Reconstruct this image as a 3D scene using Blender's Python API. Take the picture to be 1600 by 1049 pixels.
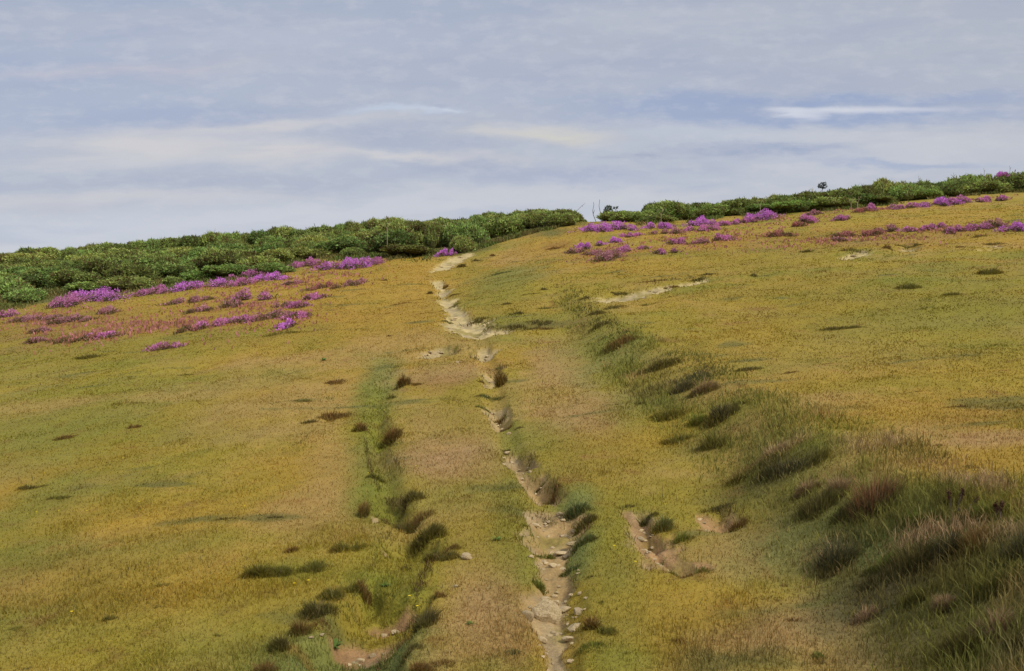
import bpy, math, random
import numpy as np
for o in list(bpy.data.objects): bpy.data.objects.remove(o)
random.seed(7); RNG = np.random.default_rng(7)
SC = bpy.context.scene; COL = SC.collection
EYE = 1.7; F = 1400.0; CX, CY = 800.0, 524.5
# ------------------------------------------------------------------ camera
cam = bpy.data.cameras.new('camera'); co = bpy.data.objects.new('camera', cam); COL.objects.link(co)
co.location = (0, 0, EYE); co.rotation_euler = (math.radians(90), 0, 0)
cam.sensor_width = 36; cam.lens = 36 * F / 1600; cam.clip_start = 0.05; cam.clip_end = 5000
SC.camera = co
SC.view_settings.view_transform = 'Standard'; SC.view_settings.look = 'None'
SC.view_settings.exposure = 0.0; SC.view_settings.gamma = 1.0
SUN_EL, SUN_AZ = math.radians(44), math.radians(130)       # azimuth clockwise from the view direction
# ------------------------------------------------------------------ sun
sl = bpy.data.lights.new('sun', 'SUN'); so = bpy.data.objects.new('sun', sl); COL.objects.link(so)
sl.energy = 3.3; sl.angle = math.radians(11); sl.color = (1.0, 0.955, 0.88)
so.rotation_euler = (math.radians(90) - SUN_EL, 0, math.pi - SUN_AZ)
# ------------------------------------------------------------------ world: hazy stratus over a physical sky
def srgb(r, g, b):
    f = lambda c: (c / 255 / 12.92) if c / 255 <= .04045 else ((c / 255 + .055) / 1.055) ** 2.4
    return (f(r), f(g), f(b))
W = bpy.data.worlds.new('World'); SC.world = W; W.use_nodes = True
nt = W.node_tree; N = nt.nodes; L = nt.links; N.clear()
def nd(t, **k):
    n = N.new(t)
    for a, b in k.items(): setattr(n, a, b)
    return n
def mth(op, a, b=None, c=None, clamp=False):
    n = nd('ShaderNodeMath', operation=op, use_clamp=clamp)
    for i, s in enumerate((a, b, c)):
        if s is None: continue
        if isinstance(s, (int, float)): n.inputs[i].default_value = s
        else: L.new(s, n.inputs[i])
    return n.outputs[0]
def mixc(f, a, b):
    n = nd('ShaderNodeMix', data_type='RGBA', clamp_factor=True)
    for i, s in ((0, f), (6, a), (7, b)):
        if isinstance(s, (int, float)): n.inputs[i].default_value = s
        elif isinstance(s, tuple): n.inputs[i].default_value = s + (1,) if len(s) == 3 else s
        else: L.new(s, n.inputs[i])
    return n.outputs[2]
sky = nd('ShaderNodeTexSky', sky_type='NISHITA', sun_disc=False)
sky.sun_elevation = SUN_EL; sky.sun_rotation = SUN_AZ; sky.air_density = 1.2; sky.dust_density = 2.0
tc = nd('ShaderNodeTexCoord'); sp = nd('ShaderNodeSeparateXYZ'); L.new(tc.outputs['Generated'], sp.inputs[0])
X_, Y_, Z_ = sp.outputs
AZ = mth('ARCTAN2', X_, Y_)
ELT = mth('ARCTAN2', Z_, mth('SQRT', mth('ADD', mth('MULTIPLY', X_, X_), mth('MULTIPLY', Y_, Y_))))
EL = mth('ARCTAN2', Z_, mth('ABSOLUTE', Y_))     # cloud bands lie parallel, across the view
def cmb(a, b, c=0.0):
    n = nd('ShaderNodeCombineXYZ')
    for i, s in enumerate((a, b, c)):
        if isinstance(s, (int, float)): n.inputs[i].default_value = s
        else: L.new(s, n.inputs[i])
    return n.outputs[0]
def noi(v, scale, det=4, rough=.5, dist=0.0):
    n = nd('ShaderNodeTexNoise'); L.new(v, n.inputs['Vector'])
    n.inputs['Scale'].default_value = scale; n.inputs['Detail'].default_value = det
    n.inputs['Roughness'].default_value = rough; n.inputs['Distortion'].default_value = dist
    return n.outputs['Fac']
st = cmb(mth('MULTIPLY', AZ, 1.0), mth('SUBTRACT', mth('MULTIPLY', EL, 6.0), mth('MULTIPLY', AZ, .25)))
n_big = noi(st, 2.6, 3, .5, .3); n_mid = noi(st, 7.0, 5, .55, .3)
n_fine = noi(cmb(mth('MULTIPLY', AZ, 1.0), mth('MULTIPLY', EL, 2.6)), 26, 5, .62)
w1 = mth('MULTIPLY', mth('SUBTRACT', noi(cmb(AZ, mth('MULTIPLY', EL, 3)), 9, 5, .6), .5), 1.0)
ELW = mth('ADD', EL, mth('MULTIPLY', w1, .042)); AZW = mth('ADD', AZ, mth('MULTIPLY', mth('SUBTRACT', n_mid, .5), .16))
def ang(px, py): return math.atan((px - CX) / F), math.atan((CY - py) / F)
def blob(px, py, rx, ry, tilt=0.0, hard=1.0):
    """soft cloud bank centred on a compass direction, edges broken by the noise"""
    a, e = ang(px, py); sx, sy = rx / F, ry / F
    da = mth('SUBTRACT', AZW, a)
    de = mth('SUBTRACT', mth('SUBTRACT', ELW, e), mth('MULTIPLY', da, -tilt))
    q = mth('ADD', mth('POWER', mth('ABSOLUTE', mth('MULTIPLY', da, 1 / sx)), 2), mth('POWER', mth('ABSOLUTE', mth('MULTIPLY', de, 1 / sy)), 2))
    return mth('EXPONENT', mth('MULTIPLY', q, -1.0))
elr = mth('DIVIDE', EL, math.radians(20), clamp=True)
base = mixc(elr, srgb(211, 214, 220), srgb(172, 182, 202))
base = mixc(mth('MULTIPLY', mth('SUBTRACT', n_big, .40, clamp=True), 2.2), base, srgb(185, 190, 203))
# left to right: bluer at the left, greyer and warmer at the upper right
rt = mth('MULTIPLY', mth('ADD', AZ, .1), 1.4, clamp=True)
base = mixc(mth('MULTIPLY', mth('MULTIPLY', rt, elr), .55), base, srgb(186, 188, 196))
c = base
BL = srgb(150, 167, 203); LV = srgb(167, 176, 198); WH = srgb(214, 214, 216); CR = srgb(216, 212, 212); VW = srgb(216, 219, 230)
for (px, py, rx, ry, tl, colr, f) in [
    (260, 190, 260, 34, -.02, BL, .55), (60, 110, 160, 50, 0, BL, .45), (230, 150, 240, 12, -.05, srgb(176,186,208), .4),
    (210, 112, 170, 11, -.04, srgb(206, 201, 208), .6), (640, 215, 300, 30, -.02, LV, .6),
    (300, 285, 420, 20, .0, LV, .6), (760, 262, 220, 14, .03, LV, .6), (900, 280, 130, 16, 0, srgb(164,174,203), .55),
    (230, 232, 170, 24, -.04, CR, .8), (430, 195, 200, 10, -.06, CR, .7), (450, 238, 80, 22, 0, CR, .75), (650, 244, 180, 8, .05, CR, .7),
    (190, 312, 240, 10, -.03, srgb(208, 205, 210), .65), (120, 355, 300, 22, -.05, srgb(200,206,221), .6), (500, 335, 300, 18, -.08, srgb(207, 209, 218), .6),
    (1260, 158, 330, 12, .0, BL, .85), (1300, 185, 300, 12, .0, BL, .85), (1060, 175, 160, 20, 0, BL, .5),
    (1420, 215, 240, 18, .02, srgb(206, 208, 214), .6), (1100, 210, 200, 14, .02, srgb(196,202,216), .5),
    (1340, 250, 240, 22, .0, srgb(204, 206, 214), .6),
    (830, 207, 100, 15, .05, srgb(208, 206, 206), .9), (890, 212, 52, 8, .0, srgb(214, 211, 200), .7), (760, 200, 50, 8, .1, srgb(206, 206, 206), .6),
    (1005, 243, 36, 6, .0, srgb(158, 168, 193), .8), (1120, 233, 70, 8, 0, srgb(160, 171, 197), .8), (1240, 235, 80, 9, .10, srgb(158, 170, 198), .85), (1400, 258, 130, 5, .03, srgb(164, 177, 205), .75),
    (960, 305, 300, 16, .0, srgb(205, 207, 213), .7), (1250, 120, 260, 22, .02, srgb(170, 179, 201), .5),
    (620, 171, 70, 5, -.05, srgb(196, 208, 226), .8), (688, 165, 30, 4.5, 0, srgb(206, 215, 228), .85),
    (420, 60, 300, 26, 0, srgb(188, 194, 211), .5), (1040, 30, 240, 18, 0, srgb(196, 199, 208), .5), (180, 8, 160, 10, 0, srgb(160,176,204), .4),
    (760, 108, 300, 26, 0, srgb(172,180,202), .5)]:
    c = mixc(mth('MULTIPLY', blob(px, py, rx, ry, tl), f), c, colr)
AZ0, EL0 = AZW, ELW
def hardblob(px, py, rx, ry, tl, lo, hi): 
    global ELW; ELW = mth('ADD', EL, mth('MULTIPLY', w1, .014))
   
    b = blob(px, py, rx, ry, tl); return mth('DIVIDE', mth('SUBTRACT', b, lo), hi - lo, clamp=True)
for (px, py, rx, ry, tl) in [(1330, 173, 135, 5.5, .0), (1240, 180, 30, 9, .04), (1212, 172, 40, 5, 0)]:
    c = mixc(mth('MULTIPLY', hardblob(px, py, rx, ry, tl, .18, .95), .85), c, VW)
# fine mottling
c = mixc(mth('MULTIPLY', mth('SUBTRACT', n_fine, .48, clamp=True), 1.6), c, srgb(208, 209, 216))
c = mixc(mth('MULTIPLY', mth('SUBTRACT', .50, n_mid, clamp=True), 1.5), c, srgb(160, 170, 197))
# an overcast sky brightens towards the zenith (outside the frame)
zen = mth('DIVIDE', mth('SUBTRACT', ELT, math.radians(24)), math.radians(40), clamp=True)
cl = nd('ShaderNodeVectorMath', operation='SCALE'); L.new(c, cl.inputs[0]); L.new(mth('ADD', 10.0, mth('MULTIPLY', zen, 10.0)), cl.inputs['Scale'])
mx = mixc(.93, sky.outputs[0], cl.outputs[0])
bg = nd('ShaderNodeBackground'); L.new(mx, bg.inputs[0]); bg.inputs[1].default_value = 0.1
out = nd('ShaderNodeOutputWorld'); L.new(bg.outputs[0], out.inputs[0])

# ------------------------------------------------------------------ helpers
def tag(o, label=None, cat=None, group=None, kind=None):
    for k, v in (('label', label), ('category', cat), ('group', group), ('kind', kind)):
        if v: o[k] = v
    return o
def mesh_np(name, V, faces, nper, mats, col=None, midx=None, smooth=False):
    """faces: flat index array with nper verts each"""
    me = bpy.data.meshes.new(name); V = np.asarray(V, np.float32); faces = np.asarray(faces, np.int32).ravel()
    nf = len(faces) // nper
    me.vertices.add(len(V)); me.vertices.foreach_set('co', V.ravel())
    me.loops.add(len(faces)); me.loops.foreach_set('vertex_index', faces)
    me.polygons.add(nf); me.polygons.foreach_set('loop_start', np.arange(nf, dtype=np.int32) * nper)
    for m in mats: me.materials.append(m)
    if midx is not None: me.polygons.foreach_set('material_index', np.asarray(midx, np.int32))
    me.polygons.foreach_set('use_smooth', np.full(nf, smooth))
    if col is not None:
        a = me.color_attributes.new('col', 'FLOAT_COLOR', 'POINT')
        c4 = np.ones((len(V), 4), np.float32); c4[:, :3] = col; a.data.foreach_set('color', c4.ravel())
    me.update(calc_edges=True); me.validate()
    return me
def link(name, me, parent=None, loc=None):
    o = bpy.data.objects.new(name, me); COL.objects.link(o)
    if parent: o.parent = parent
    if loc is not None: o.location = loc
    return o
def lattice(ix, iy, seed):
    h = (ix.astype(np.int64) * 374761393 + iy.astype(np.int64) * 668265263 + seed * 974711) & 0xffffffff
    h = ((h ^ (h >> 13)) * 1274126177) & 0xffffffff
    return ((h ^ (h >> 16)) & 0xffff) / 65535.0
def vnoise(x, y, seed=0):
    ix, iy = np.floor(x), np.floor(y); fx, fy = x - ix, y - iy
    ix = ix.astype(np.int64); iy = iy.astype(np.int64)
    fx = fx ** 3 * (fx * (6 * fx - 15) + 10); fy = fy ** 3 * (fy * (6 * fy - 15) + 10)
    a = lattice(ix, iy, seed); b = lattice(ix + 1, iy, seed); c_ = lattice(ix, iy + 1, seed); d = lattice(ix + 1, iy + 1, seed)
    return (a * (1 - fx) + b * fx) * (1 - fy) + (c_ * (1 - fx) + d * fx) * fy
def fbm(x, y, oct=4, seed=0, rough=.5):
    s = np.zeros_like(x, dtype=float); a = 1.0; t = 0.0
    for i in range(oct):
        s += a * (vnoise(x, y, seed + i * 17) - .5); t += a; a *= rough
        x, y = (x * 1.61 + y * 1.18) + 7.3, (y * 1.61 - x * 1.18) + 3.1
    return s / t * 2          # about -1..1
def sstep(t): t = np.clip(t, 0, 1); return t * t * (3 - 2 * t)

# ------------------------------------------------------------------ the lie of the land
_Y = np.arange(-400, 900, .25)
_B = np.interp(_Y, [-400, -60, -10, 0, 4.5, 9, 14, 20, 30, 45, 55, 70, 80, 120, 900],
               [-9, -4.2, -2.0, -1.78, -1.69, -1.40, -.98, -.12, 1.55, 4.15, 6.0, 8.5, 10.2, 17, 150])
k = np.exp(-np.linspace(-2.5, 2.5, 17) ** 2); k /= k.sum(); _B = np.convolve(np.pad(_B, 8, mode='edge'), k, 'valid')
def crest_y(x): return np.interp(x, [-30, 0, 3, 6, 12, 20, 32], [75, 73, 68, 62, 58, 57, 57])
def Hbase(x, y):
    x = np.asarray(x, float); y = np.asarray(y, float)
    yc = crest_y(x)
    over = np.maximum(y - yc, 0)
    ye = np.minimum(y, yc)
    z = np.interp(ye, _Y, _B) - np.where(over > 0, .09 * over * np.clip(over / 12, 0, 1), 0) * np.where(over > 0, 1, 0)
    z = np.where(over > 0, np.maximum(z, np.interp(ye, _Y, _B) - 10), z)
    tilt = np.interp(y, [-20, 4, 12, 30, 50], [.05, .06, .08, .096, .096])
    xx = 60 * np.tanh(x / 60)
    z = z + tilt * xx
    # right bank
    xb = np.interp(y, [0, 4, 8, 12, 20, 28], [1.55, 1.6, 1.65, 1.65, 1.3, 1.2]); xc = np.interp(y, [0, 5, 9, 14, 20, 28], [2.9, 2.85, 2.9, 2.95, 2.25, 1.9])
    hb = np.interp(y, [-6, 0, 4, 9, 14, 20, 27, 33], [.2, .5, .55, .36, .27, .22, .10, 0])
    wob = .18 * fbm(x * .1 + 3, y * .55, 3, 5)
    z = z + hb * sstep((x + wob - xb) / (xc - xb))
    # knoll right of the path head that hides the foot of the thicket
    z = z + .55 * np.exp(-((x - 3.5) / 4.0) ** 2 - ((y - 54) / 6.5) ** 2)
    # shallow hollow the path runs through
    z = z - .28 * np.exp(-((x + 2.0) / 2.6) ** 2) * np.interp(y, [24, 32, 44, 52], [0, 1, 1, 0])
    return z
def ray(px, py, Hf):
    ys = np.exp(np.linspace(math.log(3.0), math.log(140), 2500)); xs = (px - CX) / F * ys; zs = (CY - py) / F * ys
    d = zs - Hf(xs, ys); i = np.argmax(d < 0)
    if d[i] >= 0: return None
    if i == 0: return xs[0], ys[0]
    t = d[i - 1] / (d[i - 1] - d[i]); y = ys[i - 1] + t * (ys[i] - ys[i - 1]); return (px - CX) / F * y, y
def at(px, py):
    for k in range(12):
        r = ray(px, py + 2 * k, Hbase)
        if r: return r
    return ((px - CX) / F * 60, 60.0)
def line(pts): # (px,py,halfwidth px) -> world polyline
    o = []
    for (a, b, w) in pts: x, y = at(a, b); o.append((x, y, w / F * y))
    return o
def dline(x, y, P):
    """distance / local half width to a polyline"""
    best = np.full(x.shape, 1e9)
    for (x0, y0, w0), (x1, y1, w1) in zip(P[:-1], P[1:]):
        dx, dy = x1 - x0, y1 - y0; L2 = dx * dx + dy * dy + 1e-9
        t = np.clip(((x - x0) * dx + (y - y0) * dy) / L2, 0, 1)
        d = np.hypot(x - x0 - t * dx, y - y0 - t * dy) / (w0 + (w1 - w0) * t)
        best = np.minimum(best, d)
    return best
PATHS = [line(p) for p in [
    [(880, 1150, 26), (877, 1049, 26), (872, 995, 32), (868, 960, 38), (874, 925, 46), (880, 895, 42), (868, 862, 32), (868, 838, 38), (872, 812, 44), (868, 792, 38)],
    [(858, 772, 22), (838, 752, 22), (818, 735, 18), (806, 720, 20), (798, 705, 12)],
    [(785, 662, 12), (775, 648, 11), (770, 634, 10)],
    [(762, 602, 11), (772, 588, 9), (772, 579, 8)],
    [(758, 560, 10), (756, 545, 9)],
    [(752, 524, 22), (734, 514, 30), (720, 500, 24), (706, 484, 17), (696, 466, 14), (690, 450, 13), (686, 438, 12)],
    [(740, 518, 16), (798, 519, 6)], [(720, 508, 18), (768, 500, 8)],
    [(686, 419, 12), (700, 410, 14), (716, 401, 13), (735, 395, 8)],
    [(660, 552, 9), (688, 544, 5)], [(675, 566, 6), (745, 566, 3)],
    [(925, 464, 14), (960, 461, 14), (1010, 452, 13), (1050, 445, 14), (1098, 437, 9)],
    [(1004, 800, 11), (1010, 828, 14), (1022, 858, 12), (1055, 884, 10)],
    [(1095, 800, 18), (1140, 812, 10)],
    [(540, 968, 26), (590, 972, 30), (645, 955, 14)], [(590, 932, 16), (640, 932, 10)],
    [(590, 800, 9), (625, 790, 9)], [(600, 850, 10), (655, 856, 9)], [(640, 812, 6), (655, 808, 6)],
    [(1325, 398, 8), (1350, 392, 5)], [(1400, 388, 12), (1425, 386, 8)], [(1540, 384, 10), (1555, 382, 6)],
    [(720, 862, 8), (740, 862, 8)]]]
DITCH = line([(480, 1150, 60), (540, 1049, 60), (545, 985, 58), (600, 930, 48), (625, 880, 42), (640, 820, 34), (612, 760, 22), (590, 700, 16), (590, 640, 16), (600, 590, 14), (625, 565, 10)])
MAINP = line([(880, 1150, 34), (877, 1049, 34), (872, 995, 40), (874, 925, 50), (868, 862, 44), (872, 812, 50), (850, 765, 32), (806, 720, 26), (780, 655, 20), (768, 590, 18), (757, 550, 16), (735, 512, 26), (706, 484, 15), (686, 440, 12)])
SOILP = []
def soil_mask(x, y):
    j = 1.5 * fbm(x * 1.9, y * 1.3, 4, 21) ; j2 = fbm(x * 9, y * 5, 3, 31)
    m = np.zeros_like(x)
    for P in PATHS:
        d = dline(x, y, P); m = np.maximum(m, sstep((1.02 - d + .70 * j + .55 * j2) / .7))
    for P, ed in SOILP:
        xs = [q[0] for q in P]; ys = [q[1] for q in P]; b = (x > min(xs) - 1) & (x < max(xs) + 1) & (y > min(ys) - 1) & (y < max(ys) + 1)
        if b.any(): m[b] = np.maximum(m[b], sstep(.5 - (sdist(x[b], y[b], P) + ed * (1.0 * j[b] + .9 * j2[b])) / ed))
    return m
def sdist(x, y, P):
    """signed distance to a polygon, negative inside"""
    d = np.full(x.shape, 1e9); ins = np.zeros(x.shape, bool)
    for (x0, y0), (x1, y1) in zip(P, P[1:] + P[:1]):
        dx, dy = x1 - x0, y1 - y0; t = np.clip(((x - x0) * dx + (y - y0) * dy) / (dx * dx + dy * dy + 1e-9), 0, 1)
        d = np.minimum(d, np.hypot(x - x0 - t * dx, y - y0 - t * dy))
        c_ = ((y0 > y) != (y1 > y)) & (x < (x1 - x0) * (y - y0) / (y1 - y0 + 1e-12) + x0); ins ^= c_
    return np.where(ins, -d, d)
SOILP += [([at(*q) for q in pts], ed) for pts, ed in [
    ([(916, 470), (950, 462), (990, 454), (1040, 444), (1062, 442), (1104, 434), (1098, 444), (1055, 451), (1035, 458), (990, 466), (940, 472)], .25),
    ([(698, 500), (712, 486), (738, 496), (770, 495), (766, 508), (752, 516), (800, 516), (792, 523), (750, 529), (722, 523), (698, 512)], .22),
    ([(655, 557), (690, 540), (712, 542), (700, 550), (672, 560)], .25), ([(735, 545), (768, 540), (770, 556), (748, 560)], .2),
    ([(755, 582), (782, 578), (776, 600), (758, 604)], .12), ([(762, 634), (784, 636), (792, 664), (774, 668)], .10), ([(785, 697), (828, 712), (842, 727), (800, 724), (788, 708)], .08), ([(808, 733), (845, 740), (876, 764), (870, 775), (828, 771)], .08),
    ([(820, 792), (850, 786), (905, 795), (914, 810), (900, 830), (882, 852), (848, 846), (826, 820)], .07),
    ([(532, 962), (600, 952), (655, 942), (650, 962), (600, 980), (560, 986), (530, 978)], .05), ([(580, 928), (640, 930), (640, 938), (588, 940)], .04), ([(600, 846), (655, 856), (650, 864), (604, 858)], .05), ([(580, 792), (640, 800), (640, 808), (584, 806)], .05),
    ([(980, 792), (1014, 796), (1036, 828), (1056, 856), (1095, 878), (1062, 894), (1008, 872), (988, 838)], .10), ([(1080, 806), (1130, 792), (1156, 806), (1140, 822), (1095, 820)], .09),
    ([(1400, 392), (1410, 383), (1430, 384), (1436, 391)], .3), ([(1535, 390), (1550, 382), (1566, 385), (1550, 391)], .3), ([(1310, 404), (1345, 391), (1354, 395), (1325, 405)], .3),
    ([(672, 424), (700, 405), (730, 394), (742, 397), (716, 410), (700, 422)], .25)]]
HOL = [([at(*q) for q in pts], dep, ed) for pts, dep, ed in [
    ([(585, 895), (555, 915), (515, 940), (480, 975), (452, 1010), (425, 1080), (645, 1080), (665, 1020), (655, 990), (690, 950), (692, 912), (640, 922), (610, 915)], .16, .10),
    ([(578, 770), (600, 760), (640, 775), (668, 800), (655, 812), (600, 815), (575, 800)], .12, .08),
    ([(595, 835), (650, 825), (695, 840), (705, 866), (650, 870), (600, 855)], .12, .08),
    ([(575, 655), (600, 650), (628, 668), (618, 690), (580, 700)], .09, .09), ([(600, 590), (632, 585), (630, 605), (605, 615)], .08, .09),
    ([(818, 795), (850, 786), (905, 795), (920, 812), (905, 838), (885, 852), (845, 842), (825, 820)], .05, .10),
    ([(845, 895), (900, 885), (915, 930), (905, 965), (850, 965), (835, 940)], .05, .08),
    ([(980, 788), (1015, 795), (1030, 825), (1050, 860), (1100, 878), (1065, 893), (1015, 868), (995, 835)], .11, .08),
    ([(1085, 800), (1130, 787), (1165, 800), (1152, 822), (1105, 818)], .10, .08),
    ([(758, 578), (785, 574), (790, 600), (764, 606), (755, 600)], .10, .10), ([(762, 634), (792, 636), (802, 664), (774, 668)], .10, .09),
    ([(783, 696), (830, 712), (845, 728), (800, 724)], .09, .08), ([(808, 732), (850, 738), (885, 760), (878, 775), (825, 770)], .09, .08),
    ([(916, 466), (962, 452), (1045, 438), (1108, 430), (1100, 441), (1040, 452), (985, 466)], .06, .2),
    ([(1382, 392), (1405, 382), (1428, 378), (1440, 388), (1410, 393)], .14, .3), ([(1520, 392), (1550, 379), (1570, 384), (1545, 392)], .12, .3), ([(1310, 404), (1340, 390), (1350, 396), (1330, 404)], .12, .3),
    ([(490, 655), (545, 640), (552, 650), (510, 662)], .05, .1), ([(660, 548), (715, 540), (722, 552), (670, 558)], .07, .15), ([(800, 520), (850, 498), (862, 504), (812, 522)], .10, .2),
    ([(1060, 1002), (1035, 990), (1060, 985), (1100, 998)], .03, .05), ([(708, 500), (770, 496), (765, 512), (740, 524), (712, 514)], .05, .2)]]
def hollow(x, y):
    """depth, and how far a point is on the raw earth of a rim"""
    dep = np.zeros_like(x); rim = np.zeros_like(x)
    for P, dd, ed in HOL:
        xs = [q[0] for q in P]; ys = [q[1] for q in P]; m = (x > min(xs) - 1) & (x < max(xs) + 1) & (y > min(ys) - 1) & (y < max(ys) + 1)
        if not m.any(): continue
        xi, yi = x[m], y[m]; jj = ed * (1.3 * fbm(xi * 3.2 / (.5 + ed * 4), yi * 3.2 / (.5 + ed * 4), 4, 131))
        s = sdist(xi, yi, P) + jj; dep[m] = np.maximum(dep[m], dd * sstep(-s / (ed * 1.7)))
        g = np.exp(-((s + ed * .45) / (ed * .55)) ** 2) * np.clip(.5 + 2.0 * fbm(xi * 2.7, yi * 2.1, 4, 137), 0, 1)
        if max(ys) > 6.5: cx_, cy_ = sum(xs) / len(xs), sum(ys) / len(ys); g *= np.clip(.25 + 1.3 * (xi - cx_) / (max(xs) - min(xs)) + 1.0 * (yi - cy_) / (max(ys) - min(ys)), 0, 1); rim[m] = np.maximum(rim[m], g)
    return dep, rim
def H(x, y):
    x = np.asarray(x, float); y = np.asarray(y, float)
    z = Hbase(x, y)
    near = np.exp(-np.maximum(np.hypot(x, y) - 60, 0) / 60)
    z = z + near * (.10 * fbm(x * .16, y * .13, 3, 1) + .035 * fbm(x * .7, y * .5, 3, 2) * np.clip(y / 9, .4, 2.2) + .016 * fbm(x * 2.6, y * 1.9, 3, 3))
    inr = (np.abs(x) < 24) & (y > 2.5) & (y < 48)
    if inr.any():
        xi, yi = x[inr], y[inr]
        a = 1 - sstep(dline(xi, yi, DITCH) / 1.25); b = 1 - sstep((dline(xi, yi, MAINP) - .25) / .95)
        dn = np.interp(yi, [4, 9, 14, 22], [.04, .08, .05, .0])
        dp = np.interp(yi, [4, 9, 14, 26, 40], [.06, .06, .06, .05, .04])
        zi = z[inr] - a * dn * (.85 + .5 * fbm(xi * 1.5, yi * 1.2, 2, 41)) - b * dp
        zi = zi - hollow(xi, yi)[0]
        # little rims broken by erosion
        s = soil_mask(xi, yi); zi -= s * .025 * np.clip(yi / 6, 1, 3)
        zi += s * .026 * fbm(xi * 7, yi * 5, 4, 55) + (1 - s) * .006 * fbm(xi * 9, yi * 9, 2, 56)
        z[inr] = zi
    return z
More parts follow.
